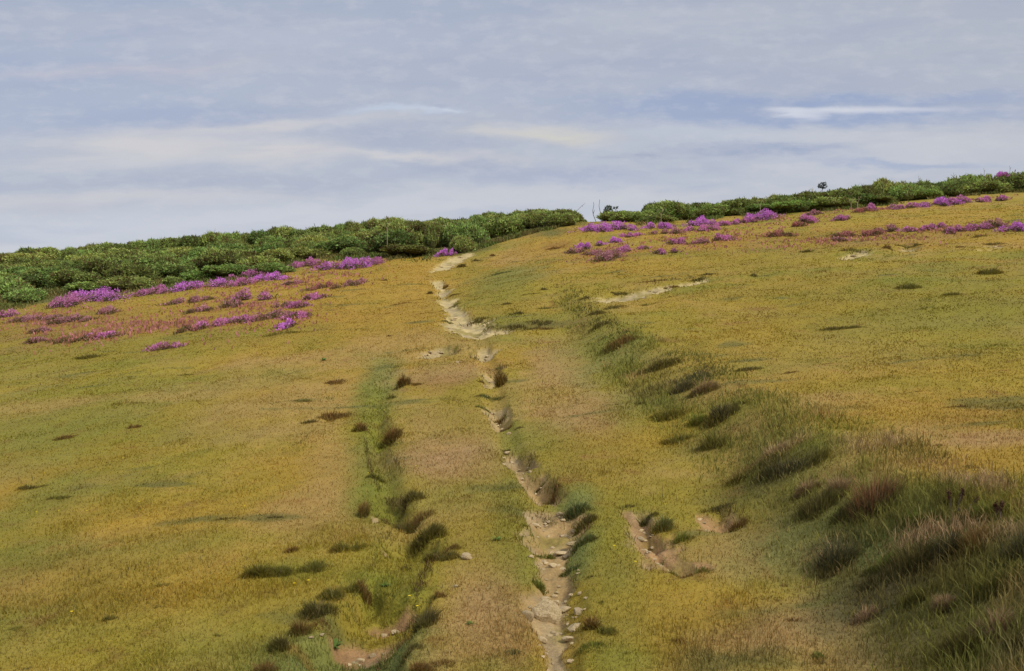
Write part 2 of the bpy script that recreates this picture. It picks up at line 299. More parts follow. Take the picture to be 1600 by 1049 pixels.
# patches: (px, py, rx, ry, kind, strength)
OCH = np.array((.292, .178, .023)); OLI = np.array((.208, .156, .018)); GRN = np.array((.143, .146, .018)); BGR = np.array((.125, .142, .036))
DRY = np.array((.296, .190, .056)); PNK = np.array((.296, .178, .076)); RUS = np.array((.185, .085, .025)); DRK = np.array((.045, .038, .018)); DGR = np.array((.100, .096, .024))
SOI = np.array((.315, .210, .082)); SOF = np.array((.450, .345, .150))
PATCH = [
    (150, 640, 190, 34, GRN, .5), (60, 560, 160, 24, GRN, .45), (70, 700, 120, 30, GRN, .5), (190, 680, 120, 20, GRN, .4), (300, 790, 160, 24, OCH, .6), (430, 640, 110, 22, DRY, .6), (470, 730, 80, 30, OCH, .7),
    (240, 600, 140, 14, GRN, .35), (60, 640, 140, 8, DRY, .6), (420, 600, 160, 14, DRY, .4), (80, 900, 110, 30, RUS, .22), (300, 900, 160, 40, OCH, .5), (480, 790, 60, 30, DRY, .7), (530, 720, 40, 30, DRY, .5),
    (600, 440, 120, 40, OCH, .7), (560, 500, 140, 24, OCH, .7), (620, 535, 60, 10, DRY, .6), (520, 555, 110, 8, DRY, .55), (450, 570, 100, 10, DRY, .45), (640, 520, 50, 8, DRY, .4),
    (600, 590, 26, 26, BGR, .75), (580, 640, 24, 40, GRN, .8), (590, 710, 30, 40, GRN, .85), (590, 775, 34, 22, GRN, .8), (640, 850, 60, 18, GRN, .5), (600, 895, 60, 22, GRN, .8), (640, 915, 40, 12, GRN, .6), (560, 1015, 110, 34, BGR, .9), (580, 985, 90, 10, BGR, .7), (520, 965, 26, 12, BGR, .7), (450, 885, 60, 16, GRN, .6),
    (700, 655, 60, 26, DRY, .65), (690, 700, 80, 18, PNK, .6), (740, 720, 60, 20, PNK, .5), (700, 580, 70, 12, PNK, .55), (680, 600, 40, 10, RUS, .35), (730, 640, 40, 24, OLI, .6), (700, 545, 50, 10, DRY, .5), (720, 770, 60, 16, GRN, .4),
    (760, 900, 50, 60, DRY, .7), (780, 970, 60, 60, PNK, .65), (730, 1010, 60, 40, DRY, .6), (760, 840, 50, 30, OLI, .6), (800, 820, 26, 60, GRN, .45), (830, 880, 20, 30, GRN, .6), (780, 1035, 60, 14, GRN, .5), (800, 660, 14, 50, GRN, .5),
    (860, 620, 60, 30, DRY, .6), (920, 650, 70, 30, PNK, .55), (870, 560, 40, 24, PNK, .5), (840, 700, 60, 30, GRN, .45), (930, 720, 60, 30, OLI, .5), (900, 780, 28, 20, BGR, .8), (905, 840, 30, 24, BGR, .85), (900, 870, 24, 18, BGR, .6), (960, 850, 40, 60, GRN, .45), (960, 960, 40, 60, GRN, .45), (960, 1030, 60, 20, GRN, .6), (940, 940, 30, 30, OLI, .5),
    (1130, 860, 70, 24, DRY, .6), (1080, 940, 90, 40, OCH, .4), (1130, 960, 80, 20, RUS, .18), (1190, 990, 100, 24, PNK, .6), (1330, 940, 90, 30, PNK, .75), (1400, 1000, 90, 30, PNK, .6), (1250, 960, 60, 30, DRY, .5), (1200, 870, 90, 20, DRY, .45),
    (800, 430, 50, 14, BGR, .55), (770, 460, 50, 30, GRN, .5), (800, 500, 60, 12, GRN, .6), (820, 395, 50, 12, DRY, .6), (860, 380, 40, 14, OCH, .8), (740, 395, 30, 8, GRN, .4), (870, 385, 18, 5, RUS, .5), (720, 425, 30, 8, OLI, .5),
    (960, 520, 40, 30, GRN, .5), (900, 500, 40, 40, GRN, .4), (970, 580, 50, 30, BGR, .45), (1000, 640, 40, 30, GRN, .6), (1120, 680, 60, 26, DGR, .6), (1060, 610, 50, 26, DGR, .45), (1180, 740, 90, 30, DGR, .55), (1280, 760, 80, 40, DGR, .5), (1300, 820, 110, 50, BGR, .6), (1420, 850, 120, 60, DGR, .75), (1500, 920, 120, 60, DGR, .8), (1580, 850, 60, 50, DGR, .7), (1420, 790, 80, 30, BGR, .7), (1550, 1020, 110, 50, DGR, .7), (1560, 970, 20, 16, PNK, .6), (1200, 690, 30, 16, GRN, .6), (1290, 690, 40, 16, GRN, .6),
    (1300, 560, 160, 30, DRY, .25), (1400, 500, 200, 24, GRN, .4), (1540, 470, 120, 34, GRN, .45), (1300, 480, 160, 24, OLI, .5), (1150, 540, 80, 30, OCH, .5), (1250, 640, 110, 24, DRY, .5), (1450, 640, 120, 26, OCH, .7), (1560, 700, 100, 26, OCH, .9), (1520, 650, 80, 12, RUS, .25), (1400, 690, 80, 22, DRY, .7), (1570, 680, 60, 8, PNK, .6), (1480, 570, 140, 16, OCH, .35), (1150, 630, 50, 14, GRN, .5), (1350, 440, 140, 16, GRN, .5), (1100, 420, 120, 14, OLI, .5), (1150, 400, 100, 10, OLI, .4),
    (1000, 420, 80, 14, OCH, .6), (1200, 450, 120, 14, OCH, .5), (1450, 345, 160, 10, OCH, .6), (1200, 375, 160, 8, RUS, .25), (1400, 372, 130, 6, RUS, .3), (950, 395, 60, 8, RUS, .25), (1570, 325, 80, 10, OCH, .6),
    (250, 500, 220, 24, RUS, .28), (240, 510, 60, 8, RUS, .3), (400, 470, 130, 24, OCH, .4), (80, 500, 90, 20, RUS, .3), (250, 470, 130, 12, OCH, .3), (350, 520, 120, 8, GRN, .5), (250, 545, 220, 10, OLI, .5), (30, 440, 120, 14, DGR, .7),
    (830, 510, 60, 5, DRK, .5), (1200, 742, 90, 16, DRK, .4), (1440, 866, 120, 30, DRK, .45), (1590, 850, 40, 26, DRK, .6), (1300, 850, 40, 24, DRK, .55),
]
def patch_w(px, py, rx, ry):
    x, y = at(px, py); y0 = at(px, py + ry)[1]; y1 = at(px, max(py - ry, 330))[1]
    return x, y, rx / F * y, max((y1 - y0) / 2, .12), (px - CX) / F
EA0 = np.array([((p_ - CX) / F, at(p_, v_)[1]) for p_, v_ in [(-180, 500), (0, 482), (80, 464), (170, 456), (270, 447), (330, 438), (440, 428), (475, 406), (600, 402), (690, 400), (740, 393), (800, 376), (860, 360), (905, 349), (915, 345)]])
EB0 = np.array([((p_ - CX) / F, at(p_, v_)[1]) for p_, v_ in [(955, 347), (1000, 350), (1040, 348), (1100, 343), (1180, 335), (1250, 334), (1330, 326), (1390, 315), (1450, 306), (1520, 300), (1600, 292), (1780, 276)]])
PW = [patch_w(*p[:4]) + (p[4], p[5]) for p in PATCH]
def ground_color(x, y):
    n1 = fbm(x * .35, y * .28, 4, 61); n2 = fbm(x * 1.1, y * .8, 4, 62); n3 = fbm(x * 5, y * 4, 4, 63); n4 = fbm(x * .12, y * .1, 2, 64)
    def mix(c, d, m): return c + (d - c) * np.clip(m, 0, 1)[..., None]
    c = np.broadcast_to(OLI * 1.18, x.shape + (3,)).copy()
    c = mix(c, OCH, .35 + 1.1 * n1 + .6 * n4); c = mix(c, DRY, .15 + .8 * n2 + .25 * n3); c = mix(c, GRN, -.05 + 1.2 * fbm(x * .6 + 40, y * .45, 4, 66))
    jx = .35 * n2 + .25 * n3
    for (cx, cy, rx, ry, k, colr, s) in PW:
        sel = (np.abs(x - cx - k * (y - cy)) < 2.6 * rx) & (np.abs(y - cy) < 2.6 * ry)
        if not sel.any(): continue
        xs, ys = x[sel], y[sel]
        q = ((xs - cx - k * (ys - cy)) / rx) ** 2 + ((ys - cy) / ry) ** 2
        m = s * sstep(1.25 - .62 * np.sqrt(q) + jx[sel] * .9)
        c[sel] = c[sel] + (colr - c[sel]) * np.clip(m, 0, 1)[:, None]
    # scrub floor under the thicket
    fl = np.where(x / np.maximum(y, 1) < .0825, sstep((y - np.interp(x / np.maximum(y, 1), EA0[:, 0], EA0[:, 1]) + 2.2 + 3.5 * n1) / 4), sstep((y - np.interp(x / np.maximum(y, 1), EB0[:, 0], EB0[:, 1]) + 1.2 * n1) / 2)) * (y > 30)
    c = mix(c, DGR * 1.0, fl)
    c = mix(c, RUS, np.clip(n3 * fbm(x * 1.7, y * 1.7, 3, 68) * 1.6 - .1, 0, .6))
    dk = np.clip(fbm(x * .8, y * 1.6, 4, 71) * 3.0 - 1.35, 0, .7); c = mix(c, DGR, dk)
    _, rim = hollow(x, y); c = mix(c, np.array((.120, .066, .026)), rim * .9)  # brown rim earth, its dark tone also painting shade on right and far sides
    return c * (1 + .13 * n3)[..., None]
def soil_color(x, y):
    n = fbm(x * 6, y * 4, 4, 81); f = np.clip((y - 8) / 16, 0, 1)[..., None]
    c = SOI * (1 - f) + SOF * f; rdn = (np.exp(-((x - 1.25) / .6) ** 2) * (y < 12) + np.exp(-((x + .9) / .7) ** 2) * (y < 9))[..., None] * .6; c = c * (1 - rdn) + np.array((.27, .135, .06)) * rdn
    g = np.clip(fbm(x * 2.5, y * 1.6, 3, 83) * 1.6, 0, .6)[..., None]; c = c * (1 - g) + np.array((.31, .235, .13)) * g
    g = np.clip(fbm(x * 3.5, y * 2.5, 4, 87) * 2.0 - .3, 0, .75)[..., None]; c = c * (1 - g) + np.array((.22, .17, .035)) * g
    return c * (1 + .30 * n)[..., None]

# ------------------------------------------------------------------ materials
def mat(name, build):
    m = bpy.data.materials.new(name); m.use_nodes = True; t = m.node_tree; b = t.nodes['Principled BSDF']
    b.inputs['Roughness'].default_value = .9; b.inputs['Specular IOR Level'].default_value = .15
    build(t, b); return m
def tnoise(t, scale, det=4, rough=.6, coord='Object'):
    tcn = t.nodes.new('ShaderNodeTexCoord'); n = t.nodes.new('ShaderNodeTexNoise'); t.links.new(tcn.outputs[coord], n.inputs['Vector'])
    n.inputs['Scale'].default_value = scale; n.inputs['Detail'].default_value = det; n.inputs['Roughness'].default_value = rough
    return n.outputs['Fac']
def tmap(t, s, a, b, c_, d):
    n = t.nodes.new('ShaderNodeMapRange'); t.links.new(s, n.inputs[0])
    for i, v in enumerate((a, b, c_, d)): n.inputs[i + 1].default_value = v
    return n.outputs[0]
def tmul(t, colr, fac):
    n = t.nodes.new('ShaderNodeVectorMath'); n.operation = 'SCALE'; t.links.new(colr, n.inputs[0]); t.links.new(fac, n.inputs['Scale']); return n.outputs[0]
def tmult(t, a, b):
    n = t.nodes.new('ShaderNodeMath'); n.operation = 'MULTIPLY'; t.links.new(a, n.inputs[0]); t.links.new(b, n.inputs[1]); return n.outputs[0]
def attr(t): n = t.nodes.new('ShaderNodeAttribute'); n.attribute_name = 'col'; return n.outputs['Color']
def bump(t, b, h, s, d):
    n = t.nodes.new('ShaderNodeBump'); n.inputs['Strength'].default_value = s; n.inputs['Distance'].default_value = d
    t.links.new(h, n.inputs['Height']); t.links.new(n.outputs[0], b.inputs['Normal'])
def m_ground(t, b):
    a = tnoise(t, 38, 4, .7); a2 = tnoise(t, 7, 4, .65)
    f = tmult(t, tmap(t, a, .3, .7, .92, 1.20), tmap(t, a2, .3, .7, .96, 1.12))
    t.links.new(tmul(t, attr(t), f), b.inputs['Base Color']); bump(t, b, a, .7, .03)
def m_soil(t, b):
    a = tnoise(t, 60, 5, .75); a2 = tnoise(t, 12, 4, .65)
    f = tmult(t, tmap(t, a, .3, .7, .72, 1.22), tmap(t, a2, .3, .7, .82, 1.15))
    t.links.new(tmul(t, attr(t), f), b.inputs['Base Color']); bump(t, b, a2, .8, .03)
M_GROUND = mat('turf_soil', m_ground); M_SOIL = mat('worn_earth', m_soil)
def leafmat(name, rnd=0.0, transl=.25, hue=0.0):
    def f(t, b):
        c_ = attr(t)
        if rnd:
            oi = t.nodes.new('ShaderNodeObjectInfo'); c_ = tmul(t, c_, tmap(t, oi.outputs['Random'], 0, 1, 1 - rnd, 1 + rnd))
            if hue:
                hs = t.nodes.new('ShaderNodeHueSaturation'); t.links.new(c_, hs.inputs['Color'])
                m2 = t.nodes.new('ShaderNodeMath'); m2.operation = 'FRACT'; m3 = t.nodes.new('ShaderNodeMath'); m3.operation = 'MULTIPLY'; m3.inputs[1].default_value = 37.7
                t.links.new(oi.outputs['Random'], m3.inputs[0]); t.links.new(m3.outputs[0], m2.inputs[0])
                t.links.new(tmap(t, m2.outputs[0], 0, 1, .5 - hue, .5 + hue), hs.inputs['Hue']); c_ = hs.outputs[0]
        t.links.new(c_, b.inputs['Base Color'])
        tr = t.nodes.new('ShaderNodeBsdfTranslucent'); t.links.new(c_, tr.inputs['Color'])
        mxn = t.nodes.new('ShaderNodeMixShader'); mxn.inputs[0].default_value = transl
        o = t.nodes['Material Output']; t.links.new(b.outputs[0], mxn.inputs[1]); t.links.new(tr.outputs[0], mxn.inputs[2]); t.links.new(mxn.outputs[0], o.inputs['Surface'])
    return mat(name, f)
M_GRASS = leafmat('grass_blades', 0, .35); M_GORSE = leafmat('gorse_leaf', .34, .25, .03); M_HEATH = leafmat('heather_leaf', .1, .2); M_BLOOM = leafmat('heather_bloom', .08, .35)
def m_bark(t, b):
    a = tnoise(t, 30, 4, .7); oc = t.nodes.new('ShaderNodeRGB'); oc.outputs[0].default_value = (.13, .10, .075, 1)
    t.links.new(tmul(t, oc.outputs[0], tmap(t, a, .3, .7, .5, 1.4)), b.inputs['Base Color']); bump(t, b, a, .5, .01)
M_BARK = mat('dry_bark', m_bark)
def m_pale(t, b):
    a = tnoise(t, 30, 4, .7); oc = t.nodes.new('ShaderNodeRGB'); oc.outputs[0].default_value = (.36, .29, .17, 1)
    t.links.new(tmul(t, oc.outputs[0], tmap(t, a, .3, .7, .6, 1.3)), b.inputs['Base Color'])
M_PALE = mat('bleached_twig', m_pale)
def m_stone(t, b):
    a = tnoise(t, 9, 6, .75); a2 = tnoise(t, 30, 4, .7)
    r = t.nodes.new('ShaderNodeValToRGB'); r.color_ramp.elements[0].position = .33; r.color_ramp.elements[0].color = (.20, .125, .055, 1)
    r.color_ramp.elements[1].position = .56; r.color_ramp.elements[1].color = (.52, .40, .22, 1)
    t.links.new(a, r.inputs[0]); oi = t.nodes.new('ShaderNodeObjectInfo')
    f = tmult(t, tmap(t, oi.outputs['Random'], 0, 1, .72, 1.2), tmap(t, a2, .3, .7, .75, 1.18))
    t.links.new(tmul(t, r.outputs[0], f), b.inputs['Base Color']); bump(t, b, a2, .5, .01)
M_STONE = mat('sandstone', m_stone)
def m_yel(t, b): b.inputs['Base Color'].default_value = (.75, .55, .02, 1)
M_YEL = mat('yellow_petal', m_yel)

# ------------------------------------------------------------------ terrain sheet, path cut out of it as faces of its own
TH = np.concatenate([np.radians(np.arange(-180, -38, 2.0)), np.radians(np.arange(-38, 38, .1)), np.radians(np.arange(38, 180, 2.0))])
RR = np.concatenate([[.25, .6, 1, 1.4, 1.8, 2.2, 2.6], np.exp(np.arange(math.log(3), math.log(80), .0052)), np.exp(np.arange(math.log(80), math.log(700), .06))])
nT, nR = len(TH), len(RR)
gr, gt = np.meshgrid(RR, TH, indexing='ij'); gx = (gr * np.sin(gt)).ravel(); gy = (gr * np.cos(gt)).ravel()
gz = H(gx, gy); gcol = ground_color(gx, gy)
sm = np.zeros_like(gx); s_in = (np.abs(gx) < 30) & (gy > 2.5) & (gy < 60); sm[s_in] = soil_mask(gx[s_in], gy[s_in])
scol = soil_color(gx, gy)
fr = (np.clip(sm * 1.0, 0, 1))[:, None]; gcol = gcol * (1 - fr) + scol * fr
I = np.arange(nR * nT).reshape(nR, nT); J = np.roll(I, -1, axis=1)
Q = np.stack([I[:-1], I[1:], J[1:], J[:-1]], -1).reshape(-1, 4)[:, ::-1]
# (counter-clockwise seen from above)
fm = sm[Q].mean(1) > .55
V = np.stack([gx, gy, gz + EYE], -1)
def sub(name, Qs, m):
    u, inv = np.unique(Qs.ravel(), return_inverse=True)
    return mesh_np(name, V[u], inv, 4, [m], gcol[u], smooth=True)
Qg = Q[~fm]
g = link('ground', sub('ground', Qg, M_GROUND)); tag(g, 'rough grassy heath slope rising to the skyline', 'ground', kind='structure')
p = link('path', sub('path', Q[fm], M_SOIL)); tag(p, 'broken pale sandy path and worn bare patches winding up the slope', 'path', kind='structure')

# ------------------------------------------------------------------ grass blades
def blades(x, y, z, h, w, col, lean=.5, tri=True, rng=RNG, az=None, curve=.5):
    """one bent blade (quad + tip) per point; returns V, F(tri), C"""
    n = len(x); a = rng.uniform(0, 2 * np.pi, n) if az is None else az
    ln = rng.uniform(0, lean, n) * h; f = rng.uniform(0, 2 * np.pi, n)
    wx, wy = np.cos(f) * w / 2, np.sin(f) * w / 2
    dx, dy = np.cos(a) * ln, np.sin(a) * ln
    p0 = np.stack([x - wx, y - wy, z], -1); p1 = np.stack([x + wx, y + wy, z], -1)
    mx_, my_, mz = x + dx * .35, y + dy * .35, z + h * .6
    p2 = np.stack([mx_ - wx * .75, my_ - wy * .75, mz], -1); p3 = np.stack([mx_ + wx * .75, my_ + wy * .75, mz], -1)
    p4 = np.stack([x + dx, y + dy, z + h], -1)
    Vv = np.stack([p0, p1, p2, p3, p4], 1).reshape(-1, 3)
    b = np.arange(n)[:, None] * 5
    Ff = np.concatenate([b + [0, 1, 3], b + [0, 3, 2], b + [2, 3, 4]], 1).reshape(-1, 3)
    Cc = np.repeat(col, 5, 0)
    return Vv, Ff, Cc
def merge(parts):
    off = 0; Vs, Fs, Cs = [], [], []
    for v, f, c_ in parts: Vs.append(v); Fs.append(f + off); Cs.append(c_); off += len(v)
    return np.concatenate(Vs), np.concatenate(Fs), np.concatenate(Cs)
def polar_pts(n, r0, r1, half=40):
    r = np.exp(RNG.uniform(math.log(r0), math.log(r1), n)); a = np.radians(RNG.uniform(-half, half, n)); return r * np.sin(a), r * np.cos(a), r
def bank_w(x, y):
    xb = np.interp(y, [3, 6, 9, 12, 20, 28], [1.9, 2.0, 2.0, 1.9, 1.5, 1.3]); xc = np.interp(y, [0, 5, 9, 14, 20, 28], [3.3, 3.25, 3.2, 3.1, 2.35, 1.95])
    m = sstep((x - xb + .35) / .5) * sstep((xc + .25 - x) / .4) * np.interp(y, [2, 3, 20, 27, 32], [.6, 1, 1, .7, 0])
    return m
def ditch_w(x, y): return np.exp(-(dline(x, y, DITCH) / 1.1) ** 2)
x, y, r = polar_pts(620000, 3.2, 56)
sm_ = soil_mask(x, y); keep = (RNG.uniform(0, 1, len(x)) > sm_ * 1.05) & (RNG.uniform(0, 1, len(x)) > hollow(x, y)[1] * .4)
cl_ = fbm(x * 1.3, y * .9, 4, 90); keep &= RNG.uniform(-.9, .8, len(x)) < cl_ + .55
x, y, r = x[keep], y[keep], r[keep]
gc = ground_color(x, y); z = H(x, y) + EYE
tuft = np.clip(fbm(x * 2.2, y * 1.8, 3, 92), 0, 1) ** 1.3
h = (.014 + .024 * RNG.uniform(0, 1, len(x)) ** 2 + .045 * tuft) * np.interp(r, [4, 15, 50], [.8, .7, .8])
dw = ditch_w(x, y); h *= 1 + .8 * dw
w = np.interp(r, [4, 10, 25, 55], [.004, .009, .03, .08])
cc = gc * RNG.uniform(1.05, 1.30, (len(x), 1)) * (1 + RNG.normal(0, .03, (len(x), 3)))
dkb = RNG.uniform(0, 1, len(x)) < .02; cc[dkb] *= .45
stw = RNG.uniform(0, 1, len(x)) < .025; cc[stw] = np.array((.42, .33, .10)) * RNG.uniform(.7, 1.1, (stw.sum(), 1))
v_, f_, c_ = blades(x, y, z - .004, h, w, np.clip(cc, 0, 1), .9)
o = link('turf_grass', mesh_np('turf_grass', v_, f_, 3, [M_GRASS], c_)); tag(o, 'short cropped ochre and olive turf covering the slope', 'grass', kind='stuff')
# sparse dark wisps standing out of the turf in drifts
x, y, r = polar_pts(90000, 3.4, 45)
cl_ = fbm(x * .9, y * 1.5, 4, 141); keep = (RNG.uniform(0, 1, len(x)) < np.clip(cl_ * 2.2 - .5, .012, .8)) & (soil_mask(x, y) < .3) & (RNG.uniform(0, 1, len(x)) < .30); x, y, r = x[keep], y[keep], r[keep]
z = H(x, y) + EYE; t = RNG.uniform(0, 1, (len(x), 1)); cc = np.array((.085, .07, .02)) * (1 - t) + np.array((.21, .13, .045)) * t
v_, f_, c_ = blades(x, y, z - .004, RNG.uniform(.03, .085, len(x)) * np.interp(r, [4, 30], [.9, 1.2]), np.interp(r, [4, 10, 25, 45], [.003, .006, .016, .03]), cc, .8)
o = link('grass_wisps', mesh_np('grass_wisps', v_, f_, 3, [M_GRASS], c_)); tag(o, 'sparse brown wisps standing out of the short turf in drifts', 'grass', kind='stuff')
# ragged brown and green fringe along the broken turf edges
x, y, r = polar_pts(1100000, 3.6, 40, 31); nr = (np.abs(x) < 14)
x, y, r = x[nr], y[nr], r[nr]; rim = hollow(x, y)[1]; sm_ = soil_mask(x, y); dd_ = dline(x, y, DITCH)
edge = np.exp(-((sm_ - .35) / .18) ** 2) * (sm_ > .12) * np.clip(.35 + 1.5 * fbm(x * 2.2, y * 1.6, 3, 161), 0, 1)
dt = np.exp(-((dd_ - 1.0 + .35 * fbm(x * 1.5, y * 1.1, 3, 163)) / .16) ** 2) * np.clip(fbm(x * 1.9, y * 1.0, 3, 165) * 2.6 + .05, 0, 1) * (y < 15)
wgt = np.clip(rim * 1.1 + edge * .55 + dt * .75, 0, 1); keep = RNG.uniform(0, 1, len(x)) < wgt * .55
x, y, r, rim, edge, dt = [q[keep] for q in (x, y, r, rim, edge, dt)]
z = H(x, y) + EYE; t = np.clip(fbm(x * 2.6, y * 2.2, 3, 167) * 1.1 + .5 + RNG.normal(0, .22, len(x)) - edge * .5, 0, 1)[:, None]
cc = np.array((.17, .165, .03)) * (1 - t) + np.array((.095, .052, .022)) * t; cc *= RNG.uniform(.6, 1.5, (len(x), 1))
v_, f_, c_ = blades(x, y, z - .004, (.02 + .06 * RNG.uniform(0, 1, len(x)) ** 1.6) * np.interp(r, [4, 12, 30], [.9, 1.2, 1.8]), np.interp(r, [4, 10, 25, 45], [.0035, .007, .02, .04]), np.clip(cc, 0, 1), 1.1)
o = link('rim_grass', mesh_np('rim_grass', v_, f_, 3, [M_GRASS], c_)); tag(o, 'ragged brown and green fringe overhanging the broken turf edges', 'grass', kind='stuff')
# longer grass on the bank
x, y, r = polar_pts(420000, 3.2, 32)
bw = bank_w(x, y); cl_ = fbm(x * 1.6, y * 1.1, 4, 95)
keep = RNG.uniform(0, 1, len(x)) < bw * np.clip(.62 + 1.2 * cl_, .16, 1); x, y, r, cl_ = x[keep], y[keep], r[keep], cl_[keep]
z = H(x, y) + EYE
tone = fbm(x * .9, y * .6, 4, 97); t2 = fbm(x * 2.5, y * 2, 3, 98)
A = np.array((.22, .215, .038)); B = np.array((.150, .120, .036)); C_ = np.array((.165, .185, .050)); D = np.array((.42, .26, .11))
cc = A + (B - A) * np.clip(.15 + 1.6 * tone, 0, 1)[:, None]; cc = cc + (C_ - cc) * np.clip(-1.4 * tone, 0, .9)[:, None]; cc = cc + (D - cc) * np.clip(t2 * 2.4 - .55, 0, .85)[:, None]
gcx = ground_color(x, y); cc = cc * .62 + gcx * .38
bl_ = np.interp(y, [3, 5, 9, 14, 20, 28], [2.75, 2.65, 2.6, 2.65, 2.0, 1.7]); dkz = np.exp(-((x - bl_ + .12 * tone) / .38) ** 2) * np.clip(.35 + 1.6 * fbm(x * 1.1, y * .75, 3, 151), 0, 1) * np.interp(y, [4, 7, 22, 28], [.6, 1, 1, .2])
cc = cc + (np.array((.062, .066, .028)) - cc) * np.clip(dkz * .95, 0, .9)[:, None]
pk_ = np.clip(fbm(x * 1.6, y * 1.2, 3, 157) * 2.4 - .35, 0, .85) * np.interp(y, [3, 6.5, 9], [1, .8, 0]); cc = cc + (np.array((.46, .29, .16)) - cc) * pk_[:, None]
cc *= RNG.uniform(.7, 1.5, (len(x), 1))
h = (.035 + .070 * RNG.uniform(0, 1, len(x)) ** 1.5) * (1 + .7 * np.clip(cl_, -.6, 1)) * np.interp(y, [4, 10, 25], [1, .95, .8])
w = np.interp(r, [4, 10, 30], [.005, .011, .04])
v_, f_, c_ = blades(x, y, z - .01, h, w, np.clip(cc, 0, 1), 1.0)
o = link('bank_grass', mesh_np('bank_grass', v_, f_, 3, [M_GRASS], c_)); tag(o, 'long dark tangled grass on the bank right of the path', 'grass', kind='stuff')

# ------------------------------------------------------------------ gorse
def lumpy(n, lobes, rng, up=True):
    """points and normals on the surface shell of overlapping lobes"""
    P, Nn = [], []
    vol = np.array([l[3] * l[4] + l[4] * l[5] for l in lobes]); vol = vol / vol.sum()
    for i, (cx, cy, cz, rx, ry, rz) in enumerate(lobes):
        m = int(n * vol[i]); d = rng.normal(size=(m, 3)); d /= np.linalg.norm(d, axis=1)[:, None]
        if up: d[:, 2] = np.abs(d[:, 2]) * np.where(rng.uniform(size=m) < .85, 1, -.4)
        rad = rng.uniform(.80, 1.05, m) ** 1; rad += .13 * np.sin(d[:, 0] * 7 + i) * np.sin(d[:, 1] * 6 + 2 * i)
        P.append(np.array([cx, cy, cz]) + d * rad[:, None] * np.array([rx, ry, rz])); Nn.append(d)
    P = np.concatenate(P); Nn = np.concatenate(Nn)
    ins = np.zeros(len(P), bool)
    for (cx, cy, cz, rx, ry, rz) in lobes:
        ins |= (((P - [cx, cy, cz]) / [rx, ry, rz]) ** 2).sum(1) < .45
    k = ~ins & (P[:, 2] > .01); return P[k], Nn[k]
def leaves(P, Nn, size, rng, col, up=.35):
    n = len(P); a = rng.normal(size=(n, 3)) * .8 + Nn * .8; a[:, 2] += up; a /= np.linalg.norm(a, axis=1)[:, None]
    b = np.cross(a, rng.normal(size=(n, 3))); b /= np.linalg.norm(b, axis=1)[:, None] + 1e-9
    s = size * rng.uniform(.6, 1.4, n)[:, None]
    Vv = np.stack([P - b * s * .28, P + b * s * .28, P + a * s], 1).reshape(-1, 3)
    return Vv, np.arange(3 * n).reshape(-1, 3), np.repeat(col, 3, 0)
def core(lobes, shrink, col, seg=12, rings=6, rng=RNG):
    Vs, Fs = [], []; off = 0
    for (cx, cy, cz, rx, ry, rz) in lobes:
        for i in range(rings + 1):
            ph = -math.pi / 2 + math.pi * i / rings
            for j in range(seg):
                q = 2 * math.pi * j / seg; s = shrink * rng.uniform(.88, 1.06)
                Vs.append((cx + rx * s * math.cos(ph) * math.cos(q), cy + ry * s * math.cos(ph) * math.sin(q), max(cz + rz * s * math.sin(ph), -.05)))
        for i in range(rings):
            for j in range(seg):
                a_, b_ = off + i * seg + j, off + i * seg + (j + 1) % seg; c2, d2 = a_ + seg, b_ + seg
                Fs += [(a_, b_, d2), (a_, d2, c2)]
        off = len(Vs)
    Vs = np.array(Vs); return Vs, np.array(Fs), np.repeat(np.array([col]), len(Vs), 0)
def tube(pts, r0, r1, seg=5):
    pts = np.array(pts, float); Vs, Fs = [], []; n = len(pts)
    for i, p in enumerate(pts):
        d = pts[min(i + 1, n - 1)] - pts[max(i - 1, 0)]; d /= np.linalg.norm(d) + 1e-9
        u = np.cross(d, [.3, .9, .1]); u /= np.linalg.norm(u); v = np.cross(d, u); rr = r0 + (r1 - r0) * i / (n - 1)
        for j in range(seg): q = 2 * math.pi * j / seg; Vs.append(p + rr * (math.cos(q) * u + math.sin(q) * v))
    for i in range(n - 1):
        for j in range(seg):
            a_, b_ = i * seg + j, i * seg + (j + 1) % seg; Fs += [(a_, b_, b_ + seg), (a_, b_ + seg, a_ + seg)]
    return np.array(Vs), np.array(Fs), np.ones((len(Vs), 3)) * .2
GORSE = []
